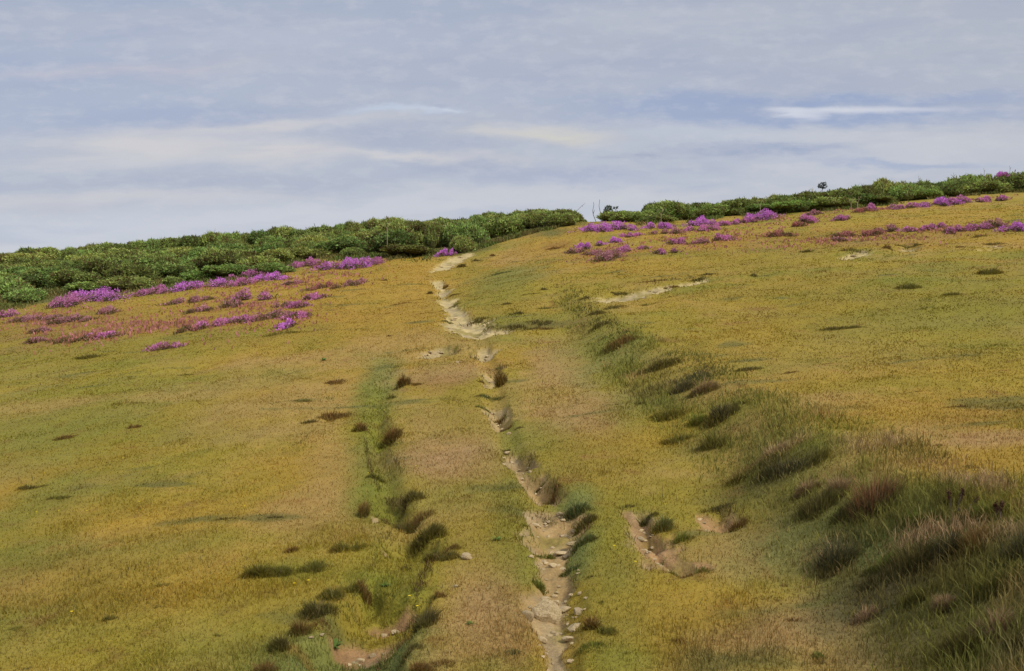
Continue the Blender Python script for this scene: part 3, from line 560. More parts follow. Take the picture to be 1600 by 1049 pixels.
for k in range(9):
    rg = np.random.default_rng(100 + k); lobes = []
    for i in range(rg.integers(9, 14)):
        a = rg.uniform(0, 6.28); d = rg.uniform(.1, .72); s = rg.uniform(.26, .48)
        lobes.append((math.cos(a) * d * .95, math.sin(a) * d * .85, rg.uniform(.12, .40) * (1.15 - d * .4), s * 1.1, s, s * rg.uniform(.75, 1.05)))
    lobes.append((0, 0, .25, .6, .55, .42))
    P, Nn = lumpy(8500, lobes, rg); zmax = P[:, 2].max()
    up = np.clip(P[:, 2] / zmax, 0, 1)
    lc = rg.uniform(size=len(P))[:, None]; cl3 = (.5 + .5 * np.sin(P[:, 0] * 9 + k) * np.sin(P[:, 1] * 8) * np.sin(P[:, 2] * 10 + 1))[:, None]
    col = np.array((.200, .240, .045)) * (1 - lc) + np.array((.330, .420, .120)) * lc
    col = col * (.55 + .80 * cl3); brn = rg.uniform(size=len(P)) < .16 + .2 * (np.sin(P[:, 0] * 5 + k * 2) > .6); col[brn] = np.array((.16, .11, .04)) * rg.uniform(.6, 1.1, (brn.sum(), 1))
    ns = 420; ii = rg.integers(0, len(P), ns); Ps = P[ii]; az_ = np.arctan2(Nn[ii, 1], Nn[ii, 0])
    sh = blades(Ps[:, 0], Ps[:, 1], Ps[:, 2] - .03, rg.uniform(.06, .20, ns), np.full(ns, .035), np.clip(col[ii] * 1.15, 0, 1), 1.1, rng=rg, az=az_)
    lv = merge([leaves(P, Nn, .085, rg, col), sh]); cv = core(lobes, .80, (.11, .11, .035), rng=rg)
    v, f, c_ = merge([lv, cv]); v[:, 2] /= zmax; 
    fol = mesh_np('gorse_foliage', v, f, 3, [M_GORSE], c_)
    tw = []
    for i in range(9):
        a = rg.uniform(0, 6.28); d = rg.uniform(.2, .8); tip = np.array([math.cos(a) * d, math.sin(a) * d, rg.uniform(.55, 1.02)])
        m = tip * .55 + rg.normal(0, .06, 3); tw.append(tube([(tip[0] * .2, tip[1] * .2, 0), m, tip], .02, .006, 4))
    tv, tf, tcl = merge(tw); st_ = mesh_np('gorse_stem', tv, tf, 3, [M_BARK], tcl)
    GORSE.append((fol, st_))
SKY = [(-60, 398), (0, 394), (50, 386), (140, 380), (230, 376), (275, 368), (400, 358), (430, 355), (530, 350), (545, 344), (600, 340), (660, 345), (740, 336), (800, 328), (870, 324), (890, 328), (905, 338), (925, 343), (945, 337), (975, 328), (1010, 318), (1050, 310), (1110, 313), (1200, 304), (1240, 299), (1290, 301), (1330, 292), (1390, 277), (1450, 283), (1500, 276), (1550, 267), (1600, 266), (1660, 262)]
def skyv(px): return -1 + np.interp(px, [s[0] for s in SKY], [s[1] for s in SKY])
bushes = []   # x, y, wid, h, row
rg = np.random.default_rng(5)
EDGE = [(-180, 500), (0, 482), (80, 464), (170, 456), (270, 447), (330, 438), (440, 428), (475, 406), (600, 402), (690, 400), (740, 393), (800, 376), (860, 360), (905, 349), (915, 345)]
EDGR = [(955, 347), (1000, 350), (1040, 348), (1100, 343), (1180, 335), (1250, 334), (1330, 326), (1390, 315), (1450, 306), (1520, 300), (1600, 292), (1780, 276)]
EA = np.array([((p_ - CX) / F, at(p_, v_)[1]) for p_, v_ in EDGE]); EB = np.array([((p_ - CX) / F, at(p_, v_)[1]) for p_, v_ in EDGR])
LROW = ['front', 'second', 'third', 'fourth', 'fifth', 'sixth', 'seventh', 'skyline']
for side, E, nrow in (('left', EA, 8), ('right', EB, 4)):
    ends = [(-.70, .075), (.11, .70)][side == 'right']
    for ri in range(nrow):
        a_ = ends[0] + rg.uniform(0, .02)
        while a_ < ends[1] - (.012 if ri < nrow - 1 else 0):
            y0 = np.interp(a_, E[:, 0], E[:, 1]) + .9; y1 = float(crest_y(np.array([a_ * 60]))[0]) - 1.5
            y1 = max(y1, y0 + 1.6)
            t = (ri + rg.uniform(-.28, .28) * (0 < ri < nrow - 1)) / (nrow - 1)
            y2 = y0 + (y1 - y0) * t; wd = rg.choice([rg.uniform(.8, 1.4), rg.uniform(1.5, 2.8)]); wd = min(wd, y2 * .04)
            if not (ri == 0 and rg.uniform() < (.18 if side == 'left' else .4)):
                hh = rg.uniform(.7, 1.2) * (1 if ri else .62) if side == 'left' else rg.uniform(.6, 1.15) * (1 if ri else .6)
                if side == 'left' and a_ > -.14: hh *= 1.35
                nm = 'skyline' if ri == nrow - 1 else (LROW[ri] if side == 'left' else ['front', 'second', 'third'][ri])
                if side == 'left' and a_ > .0 and y1 - y0 < 4 and ri % 2: pass
                else: bushes.append([a_ * y2, y2, wd, hh, nm, side])
            a_ += wd * (rg.uniform(.62, 1.0) if ri == nrow - 1 else rg.uniform(1.0, 1.45)) / y2
# behind the notch between the thickets
for px, yy in ((900, 64), (915, 67), (930, 66), (942, 65), (955, 62.5)): bushes.append([(px - CX) / F * yy, yy, .95, .45, 'notch', 'centre'])
ORD = ['first', 'second', 'third', 'fourth', 'fifth', 'sixth', 'seventh', 'eighth', 'ninth', 'tenth', 'eleventh', 'twelfth', 'thirteenth', 'fourteenth', 'fifteenth', 'sixteenth', 'seventeenth', 'eighteenth', 'nineteenth', 'twentieth'] + \
      ['twenty-' + s for s in ('first', 'second', 'third', 'fourth', 'fifth', 'sixth', 'seventh', 'eighth', 'ninth')] + ['thirtieth'] + ['thirty-' + s for s in ('first', 'second', 'third', 'fourth', 'fifth')]
from collections import defaultdict
rowsd = defaultdict(list)
for b in bushes: rowsd[(b[5], b[4])].append(b)
def place_gorse(b, label, group, i):
    x, y, wd, hh = b[:4]; px = CX + F * x / y; zg = float(H(np.array([x]), np.array([y]))[0])
    room = ((CY - skyv(px)) / F * y - zg)
    top = room * (1 if b[4] in ('skyline', 'notch') else .93)
    if b[4] == 'skyline': hh = np.clip(room * rg.uniform(.80, 1.03), .35, 2.6)
    else: hh = float(np.clip(min(hh, top * rg.uniform(.8, .98)), .3, 3))
    fol, stm = GORSE[i % len(GORSE)]
    e = bpy.data.objects.new('gorse_bush', None); COL.objects.link(e); e.location = (x, y, zg + EYE - .05)
    e.rotation_euler.z = rg.uniform(0, 6.28); e.scale = (wd, wd * rg.uniform(.8, 1), hh)
    link('foliage', fol, e); link('stem', stm, e); tag(e, label, 'gorse bush', group)
i = 0
for _i in range(3, 10): ORD.append('thirty-' + ['sixth', 'seventh', 'eighth', 'ninth'][_i - 3] if _i < 7 else 'fortieth' if _i == 7 else 'forty-' + ['first', 'second'][_i - 8])
ORD += ['forty-' + s_ for s_ in ('third', 'fourth', 'fifth', 'sixth', 'seventh', 'eighth', 'ninth')] + ['fiftieth']
for key in sorted(rowsd, key=str):
    lst = sorted(rowsd[key], key=lambda b: b[0] / b[1])
    for j, b in enumerate(lst):
        if b[5] == 'centre': lab = f'low gorse bush in the skyline gap, {ORD[j]} from the left'
        else: lab = f"{ORD[j]} gorse from the left in the {b[5]} thicket's {b[4]} row"
        place_gorse(b, lab, f'gorse bushes of the {b[5]} thicket' if b[5] != 'centre' else 'gorse bushes in the skyline gap', i); i += 1

# low scrub that softens the foot of the thickets
rg = np.random.default_rng(9); n_ = 60000; a_ = rg.uniform(-.62, .62, n_); yl = np.where(a_ < .085, np.interp(a_, EA0[:, 0], EA0[:, 1]), np.interp(a_, EB0[:, 0], EB0[:, 1]))
off_ = rg.normal(.6, 1.4, n_) * np.where(a_ < -.22, 1.5, .8); y = yl + off_; x = a_ * y; k_ = (fbm(x * .8, y * .6, 4, 171) * 1.2 + rg.uniform(-.35, .35, n_) + .15 * off_ > .0) & ~((a_ > .07) & (a_ < .11)) & ~((a_ > -.09) & (a_ < .07) & (off_ < .3)); x, y = x[k_], y[k_]
z = H(x, y) + EYE; t = np.clip(fbm(x * .9, y * .9, 3, 173) + .5 + rg.normal(0, .2, len(x)), 0, 1)[:, None]; cc = np.array((.13, .17, .035)) * (1 - t) + np.array((.20, .15, .05)) * t
v_, f_, c_ = blades(x, y, z - .02, rg.uniform(.06, .32, len(x)) ** 1.15, np.full(len(x), .075), np.clip(cc * rg.uniform(.6, 1.5, (len(x), 1)), 0, 1), 1.0, rng=rg)
o = link('low_scrub', mesh_np('low_scrub', v_, f_, 3, [M_GORSE], c_)); tag(o, 'low green and brown scrub growing along the foot of the gorse', 'scrub', kind='stuff')
# ------------------------------------------------------------------ heather
def heather(px, py, w, h, tone, label, lift=0.0):
    if lift: y = 55.5; x = (px - CX) / F * y; base = (CY - py) / F * y + EYE
    else: x, y = at(px, py - 1); y = min(y, 50.5); x = (px - CX) / F * y; base = float(H(np.array([x]), np.array([y]))[0]) + EYE
    W_ = w / F * y / 2 * (1.45 if px > 750 else 1.6); Hh = max(h / F * y * .92, .18); Dp = max(min(W_ * 1.0, 1.1), .35)
    seed = int(px * 7 + py * 13); rg = np.random.default_rng(seed); lobes = []
    nl = max(5, int(W_ / .14))
    for i in range(nl):
        u = rg.uniform(-.85, .85); s = rg.uniform(.55, 1.0) * (1 - .4 * abs(u))
        lobes.append((u * W_, rg.uniform(-.6, .6) * Dp, 0.0, max(W_ * rg.uniform(.16, .34), .12), Dp * rg.uniform(.35, .6), Hh * s))
    n = int(np.clip(2800 * W_, 1000, 5600)); P, Nn = lumpy(n, lobes, rg)
    kk_ = rg.uniform(size=len(P)) < .36; P[kk_, 0] *= rg.uniform(1, 1.6, kk_.sum()); P[kk_, 1] *= rg.uniform(1, 1.5, kk_.sum()); P[kk_, 2] *= rg.uniform(.2, .7, kk_.sum())
    # follow the slope
    zz = H(P[:, 0] + x, P[:, 1] + y) + EYE - base if not lift else 0; 
    hi = P[:, 2] / Hh; P = P + 0; P[:, 2] += zz
    top = hi + rg.normal(0, .22, len(P)) + .25 * np.sin(P[:, 0] * 9 + seed)
    bl = top > {'v': .12, 'm': .18, 'd': .26, 'r': .30}[tone]
    pal = {'v': ((.56, .13, .50), (.80, .32, .82)), 'm': ((.52, .15, .33), (.74, .31, .55)), 'd': ((.44, .19, .20), (.60, .30, .34)), 'r': ((.42, .16, .11), (.55, .23, .22))}[tone]
    t = rg.uniform(size=(len(P), 1)); colb = np.array(pal[0]) * (1 - t) + np.array(pal[1]) * t; colb *= rg.uniform(.75, 1.15, (len(P), 1))
    colg = np.array((.12, .13, .035)) * (1 - t) + np.array((.24, .11, .06)) * t
    e = bpy.data.objects.new('heather_clump', None); COL.objects.link(e); e.location = (x, y, base)
    v, f, c_ = leaves(P[bl], Nn[bl], np.interp(y, [20, 50], [.045, .075]), rg, colb[bl], .8); link('flowers', mesh_np('heather_flowers', v, f, 3, [M_BLOOM], c_), e)
    v, f, c_ = leaves(P[~bl], Nn[~bl], .07, rg, colg[~bl], .8)
    if not lift:
        cv = core([(l[0], l[1], l[2], l[3], l[4], l[5] * .7) for l in lobes], .75, (.05, .035, .02), 9, 5, rg); cv[0][:, 2] += H(cv[0][:, 0] + x, cv[0][:, 1] + y) + EYE - base - .03
        v, f, c_ = merge([(v, f, c_), cv])
    link('foliage', mesh_np('heather_foliage', v, f, 3, [M_HEATH], c_), e)
    tag(e, label, 'heather', 'heather clumps on the ' + ('left' if px < 750 else 'right') + ' of the path')
for a in [
    (6, 498, 34, 18, 'm', 'magenta heather clump cut by the left edge of the picture'),
    (52, 502, 46, 11, 'd', 'pale mauve heather strip just right of the clump at the left edge'),
    (62, 519, 14, 8, 'd', 'tiny faint heather tuft directly below the pale mauve strip'),
    (62, 534, 18, 8, 'd', 'small pink heather tuft, lower of two tiny ones near the left edge'),
    (100, 478, 46, 22, 'm', 'lower left half of the long magenta heather bank with dark foliage beneath'),
    (148, 470, 56, 24, 'v', 'brightest upper half of the long heather bank below the dark gorse'),
    (190, 447, 30, 11, 'm', 'slim magenta heather just above right of the long bank'),
    (112, 502, 46, 14, 'd', 'dusty reddish heather below the long bank'),
    (160, 489, 30, 12, 'd', 'mauve heather tuft right below the long bank'),
    (118, 533, 44, 13, 'r', 'dull red heather strip low in the left field'),
    (152, 530, 32, 15, 'm', 'pink topped heather at the right end of the dull red strip'),
    (247, 459, 38, 15, 'm', 'pink heather alone between the long bank and the bright left clump'),
    (317, 451, 58, 20, 'v', 'bright broad heather clump at the foot of the left gorse'),
    (337, 434, 30, 9, 'r', 'dull reddish heather tucked above the bright broad clump'),
    (370, 447, 36, 16, 'm', 'magenta heather left of two joined clumps under the gorse'),
    (386, 434, 34, 13, 'm', 'magenta heather highest of the three clumps under the gorse'),
    (418, 439, 44, 14, 'v', 'pink purple heather at the right end of the trio under gorse'),
    (297, 474, 38, 12, 'd', 'pale lilac heather spread in the grass below the bright clump'),
    (312, 486, 26, 10, 'd', 'pale mauve heather tuft just under the pale lilac spread'),
    (372, 478, 28, 14, 'd', 'dusty heather at the foot of the leaning pink clump'),
    (394, 470, 34, 24, 'm', 'tall leaning pink heather in the middle of the left patch'),
    (266, 543, 30, 14, 'm', 'dark magenta heather alone, lowest in the left field'),
    (292, 515, 34, 9, 'r', 'rusty heather trailing left of the lilac topped clump'),
    (330, 509, 40, 13, 'm', 'lilac topped heather clump in open grass below the left patch'),
    (376, 503, 26, 13, 'm', 'pink heather just right of the lilac topped clump'),
    (404, 499, 20, 13, 'd', 'small dull heather between two pink clumps in the grass'),
    (444, 480, 20, 11, 'd', 'small round dull heather above the magenta trio'),
    (470, 479, 26, 12, 'm', 'reddish heather running down left from the pink crest'),
    (488, 469, 24, 13, 'm', 'pink heather at the upper right tip of the left patch'),
    (436, 495, 30, 13, 'd', 'dusky heather at the left of the magenta trio'),
    (462, 495, 22, 13, 'm', 'magenta heather at the right of the magenta trio'),
    (451, 508, 26, 15, 'v', 'bright magenta heather lowest of the magenta trio'),
    (457, 445, 18, 8, 'd', 'tiny mauve heather beside the dull low clump under gorse'),
    (507, 450, 28, 9, 'r', 'low dull red heather in ochre turf below the vivid purple clump'),
    (553, 444, 24, 12, 'd', 'round dull pink heather alone in turf right of centre left'),
    (484, 416, 32, 15, 'm', 'magenta heather just left of the vivid purple clump'),
    (512, 417, 26, 11, 'r', 'dark wine heather joining two bright clumps at the gorse foot'),
    (541, 419, 50, 21, 'v', 'most vivid purple heather clump, at the gorse foot'),
    (580, 412, 26, 17, 'm', 'pink heather just right of the vivid purple clump'),
    (697, 399, 20, 14, 'v', 'lone purple heather at the gorse foot above the path head'),
    (952, 360, 56, 17, 'v', 'broad purple heather at the skyline gap beside the bare saplings'),
    (902, 395, 22, 11, 'd', 'reddish mauve heather at the far left of the right slope'),
    (924, 388, 26, 12, 'v', 'bright lilac heather left of the small violet clump'),
    (926, 398, 22, 8, 'd', 'faint pink heather under the bright lilac clump'),
    (960, 380, 18, 10, 'v', 'small violet heather between lilac clump and thin trail'),
    (984, 371, 22, 6, 'm', 'thin heather trail right of the small violet clump'),
    (950, 405, 42, 18, 'd', 'dusty pink leaning heather, lowest at the left of the right slope'),
    (991, 391, 32, 10, 'm', 'mauve heather just right of the dusty pink leaning clump'),
    (1030, 347, 34, 13, 'v', 'purple heather right against the gorse right of the saplings'),
    (1040, 368, 28, 11, 'd', 'pink heather alone in grass below the purple one'),
    (1043, 397, 22, 11, 'm', 'small magenta heather lowest in the middle of the right slope'),
    (1062, 381, 24, 12, 'm', 'rounded magenta heather above the lowest small one'),
    (1098, 341, 32, 16, 'v', 'dome shaped magenta heather standing against bright gorse'),
    (1098, 363, 36, 12, 'm', 'magenta heather strip climbing right below the dome'),
    (1122, 354, 22, 9, 'm', 'slim upper tip of the strip below the dome'),
    (1119, 378, 26, 12, 'm', 'pink heather among reddish grass below the climbing strip'),
    (1099, 382, 24, 8, 'd', 'faint lilac heather fading left of the pink one in reddish grass'),
    (1164, 350, 30, 11, 'm', 'lower left tail of the wide magenta heather under gorse'),
    (1187, 344, 42, 20, 'v', 'wide bright magenta heather under the gorse mid right'),
    (1216, 370, 26, 13, 'r', 'dusty red heather below right of the wide magenta one'),
    (1242, 357, 22, 9, 'r', 'reddish foot of the pink heather in mid right grass'),
    (1258, 351, 30, 13, 'm', 'pink heather in open grass below the lone treelet'),
    (1267, 330, 20, 10, 'd', 'dull purple heather high under the lone treelet'),
    (1317, 347, 22, 11, 'm', 'small round magenta heather in grass right of the treelet'),
    (1346, 334, 22, 8, 'r', 'reddish heather left of the small purple one at gorse foot'),
    (1365, 329, 24, 12, 'm', 'small purple heather at gorse foot left of the long band'),
    (1300, 378, 24, 8, 'd', 'faint lilac heather at the left end of the lower right band'),
    (1322, 370, 32, 10, 'r', 'reddish heather near the left end of the lower right band'),
    (1360, 368, 28, 12, 'r', 'reddish heather mid left in the lower right band'),
    (1390, 363, 26, 15, 'd', 'taller mauve heather in the lower right band'),
    (1440, 362, 36, 11, 'm', 'magenta heather in the middle of the lower right band'),
    (1466, 356, 26, 12, 'm', 'bright pink tip right of the middle of the lower right band'),
    (1492, 363, 26, 12, 'm', 'low magenta heather right of the middle of the lower band'),
    (1527, 359, 28, 16, 'm', 'tall rosy heather toward the right of the lower band'),
    (1556, 355, 26, 16, 'd', 'dusky rosy heather beside the dark purple edge clump'),
    (1589, 360, 32, 18, 'v', 'dark based purple heather cut by the right edge of the picture'),
    (1416, 321, 32, 11, 'm', 'left end of the long purple band below the right gorse'),
    (1463, 318, 42, 15, 'v', 'violet middle of the long purple band below the right gorse'),
    (1504, 309, 36, 13, 'm', 'right end of the long purple band below the right gorse'),
    (1554, 303, 28, 11, 'm', 'purple heather alone right of the long purple band'),
]: heather(*a)
heather(1565, 275, 13, 9, 'v', 'small pink heather high in the gorse on the right skyline', lift=1)

def sprigs(nm, label, regs, cols, n):
    Vs, Cs = [], []; rg = np.random.default_rng(77); P = []
    for (px, py, rx, ry) in regs:
        m = int(n * rx * ry / 1500); cxp = px + rg.normal(0, .5, m) * rx; cyp = py + rg.normal(0, .5, m) * ry
        x0, y0, rxw, ryw, kk = patch_w(px, py, rx, ry); yy = y0 + rg.normal(0, .5, m) * ryw; xx = x0 + kk * (yy - y0) + rg.normal(0, .5, m) * rxw
        P.append(np.stack([xx, yy], -1))
    P = np.concatenate(P); k = fbm(P[:, 0] * 1.2, P[:, 1] * .7, 3, 120) + rg.uniform(-.4, .4, len(P)) > -.05; P = P[k]
    z = H(P[:, 0], P[:, 1]) + EYE; n_ = len(P); t = rg.uniform(size=(n_, 1)); c_ = np.array(cols[0]) * (1 - t) + np.array(cols[1]) * t
    v, f, cc = blades(P[:, 0], P[:, 1], z, rg.uniform(.05, .13, n_), np.interp(P[:, 1], [20, 50], [.05, .09]), c_ * rg.uniform(.7, 1.2, (n_, 1)), .7, rng=rg)
    o = link(nm, mesh_np(nm, v, f, 3, [M_GRASS], cc)); tag(o, label, 'heather', kind='stuff')
HREG = [(90, 500, 90, 22), (240, 505, 120, 20), (380, 480, 120, 30), (340, 448, 110, 14), (470, 440, 90, 14), (540, 430, 50, 14), (150, 525, 80, 12), (460, 492, 50, 16), (950, 392, 60, 16), (1050, 372, 80, 20), (1150, 372, 90, 14), (1300, 375, 120, 10), (1430, 365, 150, 10), (1550, 358, 60, 12), (1400, 325, 110, 10), (1520, 312, 80, 8), (1230, 345, 80, 12)]
sprigs('heather_sprigs', 'loose reddish sprigs of heather through the grass around the clumps', HREG, ((.38, .19, .06), (.50, .20, .22)), 620)
# ------------------------------------------------------------------ tufts of dark heath, rust grass and weeds; many dark ones paint overhang shade
TC = {'dark': ((.075, .062, .022), (.150, .128, .034)), 'black': ((.045, .042, .026), (.115, .100, .038)), 'rust': ((.135, .066, .022), (.25, .135, .042)), 'olive': ((.110, .105, .022), (.19, .175, .035)),
      'green': ((.10, .13, .022), (.20, .22, .035)), 'blue': ((.085, .105, .040), (.145, .175, .055)), 'straw': ((.30, .19, .10), (.42, .28, .15)), 'redbush': ((.05, .028, .022), (.30, .13, .06))}
TN = {'dark': 'heath_tuft', 'black': 'heath_tuft', 'rust': 'rust_tuft', 'olive': 'grass_tussock', 'green': 'grass_tussock', 'blue': 'grass_tussock', 'straw': 'straw_tussock', 'redbush': 'heath_bush'}
def tuft_obj(px, py, w, h, tone, label, group=None):
    x, y = at(px, py)
    if h > 13: w, h = w * 1.18, h * 1.12
    if 1000 < px and 590 < py < 960 and tone in ('black', 'dark', 'redbush', 'rust') and h > 20: w, h = w * 1.2, h * 1.15
    W_ = w / F * y / 2; Hh = max(h / F * y * .85, .03)
    rg = np.random.default_rng(int(px * 3 + py * 11)); n = int(np.clip(w * h * 1.5, 300, 2600)); Dp = max(min(W_ * .7, .5), Hh * .5)
    if w > 4.5 * h: Dp = min(Dp, Hh * 2.2)
    nc = rg.integers(5, 10) + int(w / 18 * (w > 4.5 * h)); cx = rg.uniform(-1.0, 1.0, nc); cyy = rg.uniform(-.7, .7, nc); ch = rg.uniform(.3, 1.1, nc); k = rg.integers(0, nc, n)
    lx = (cx[k] * (.35 + .65 * rg.uniform()) + rg.normal(0, .17, n) * (1 + 1.2 * (rg.uniform(size=n) < .25))) * W_; ly = (cyy[k] + rg.normal(0, .20, n) * (1 + 1.2 * (rg.uniform(size=n) < .25))) * Dp
    e = np.clip(1 - .7 * np.hypot(lx / W_, ly / Dp), .15, 1); hh = Hh * ch[k] * e * (.35 + .95 * rg.uniform(size=n) ** 1.6)
    z0 = H(lx + x, ly + y) + EYE; zc = float(H(np.array([x]), np.array([y]))[0]) + EYE
    a, b = np.array(TC[tone][0]), np.array(TC[tone][1]); gcu = ground_color(lx + x, ly + y); t = np.clip(rg.uniform(size=(n, 1)) ** 1.3 + (.0 if tone != 'redbush' else 1) * (hh / Hh - .6)[:, None], 0, 1); col = (a + (b - a) * t) * rg.uniform(.8, 1.25, (n, 1))
    mg = np.clip(np.hypot(lx / W_, ly / Dp) * .95 + rg.uniform(-.3, .3, n), .12, 1.0)[:, None]; col = col * (1 - mg) * 1.15 + gcu * mg * .9
    st2 = rg.uniform(size=n) < .09; col[st2] = np.array((.25, .19, .07)) * rg.uniform(.6, 1.2, (st2.sum(), 1))
    wd = max(.0035, y / F * 1.25)
    az = np.arctan2(ly, lx) + rg.normal(0, .8, n)
    v, f, c_ = blades(lx, ly, z0 - zc - .008, hh, np.full(n, wd), np.clip(col, 0, 1), .9, rng=rg, az=az)
    o = link(TN[tone], mesh_np(TN[tone], v, f, 3, [M_GRASS], c_), loc=(x, y, zc))
    cat = {'heath_tuft': 'heath tuft', 'rust_tuft': 'dry tuft', 'grass_tussock': 'grass tussock', 'straw_tussock': 'dry grass', 'heath_bush': 'heath bush'}[TN[tone]]
    tag(o, label, cat, group)
    return x, y, zc
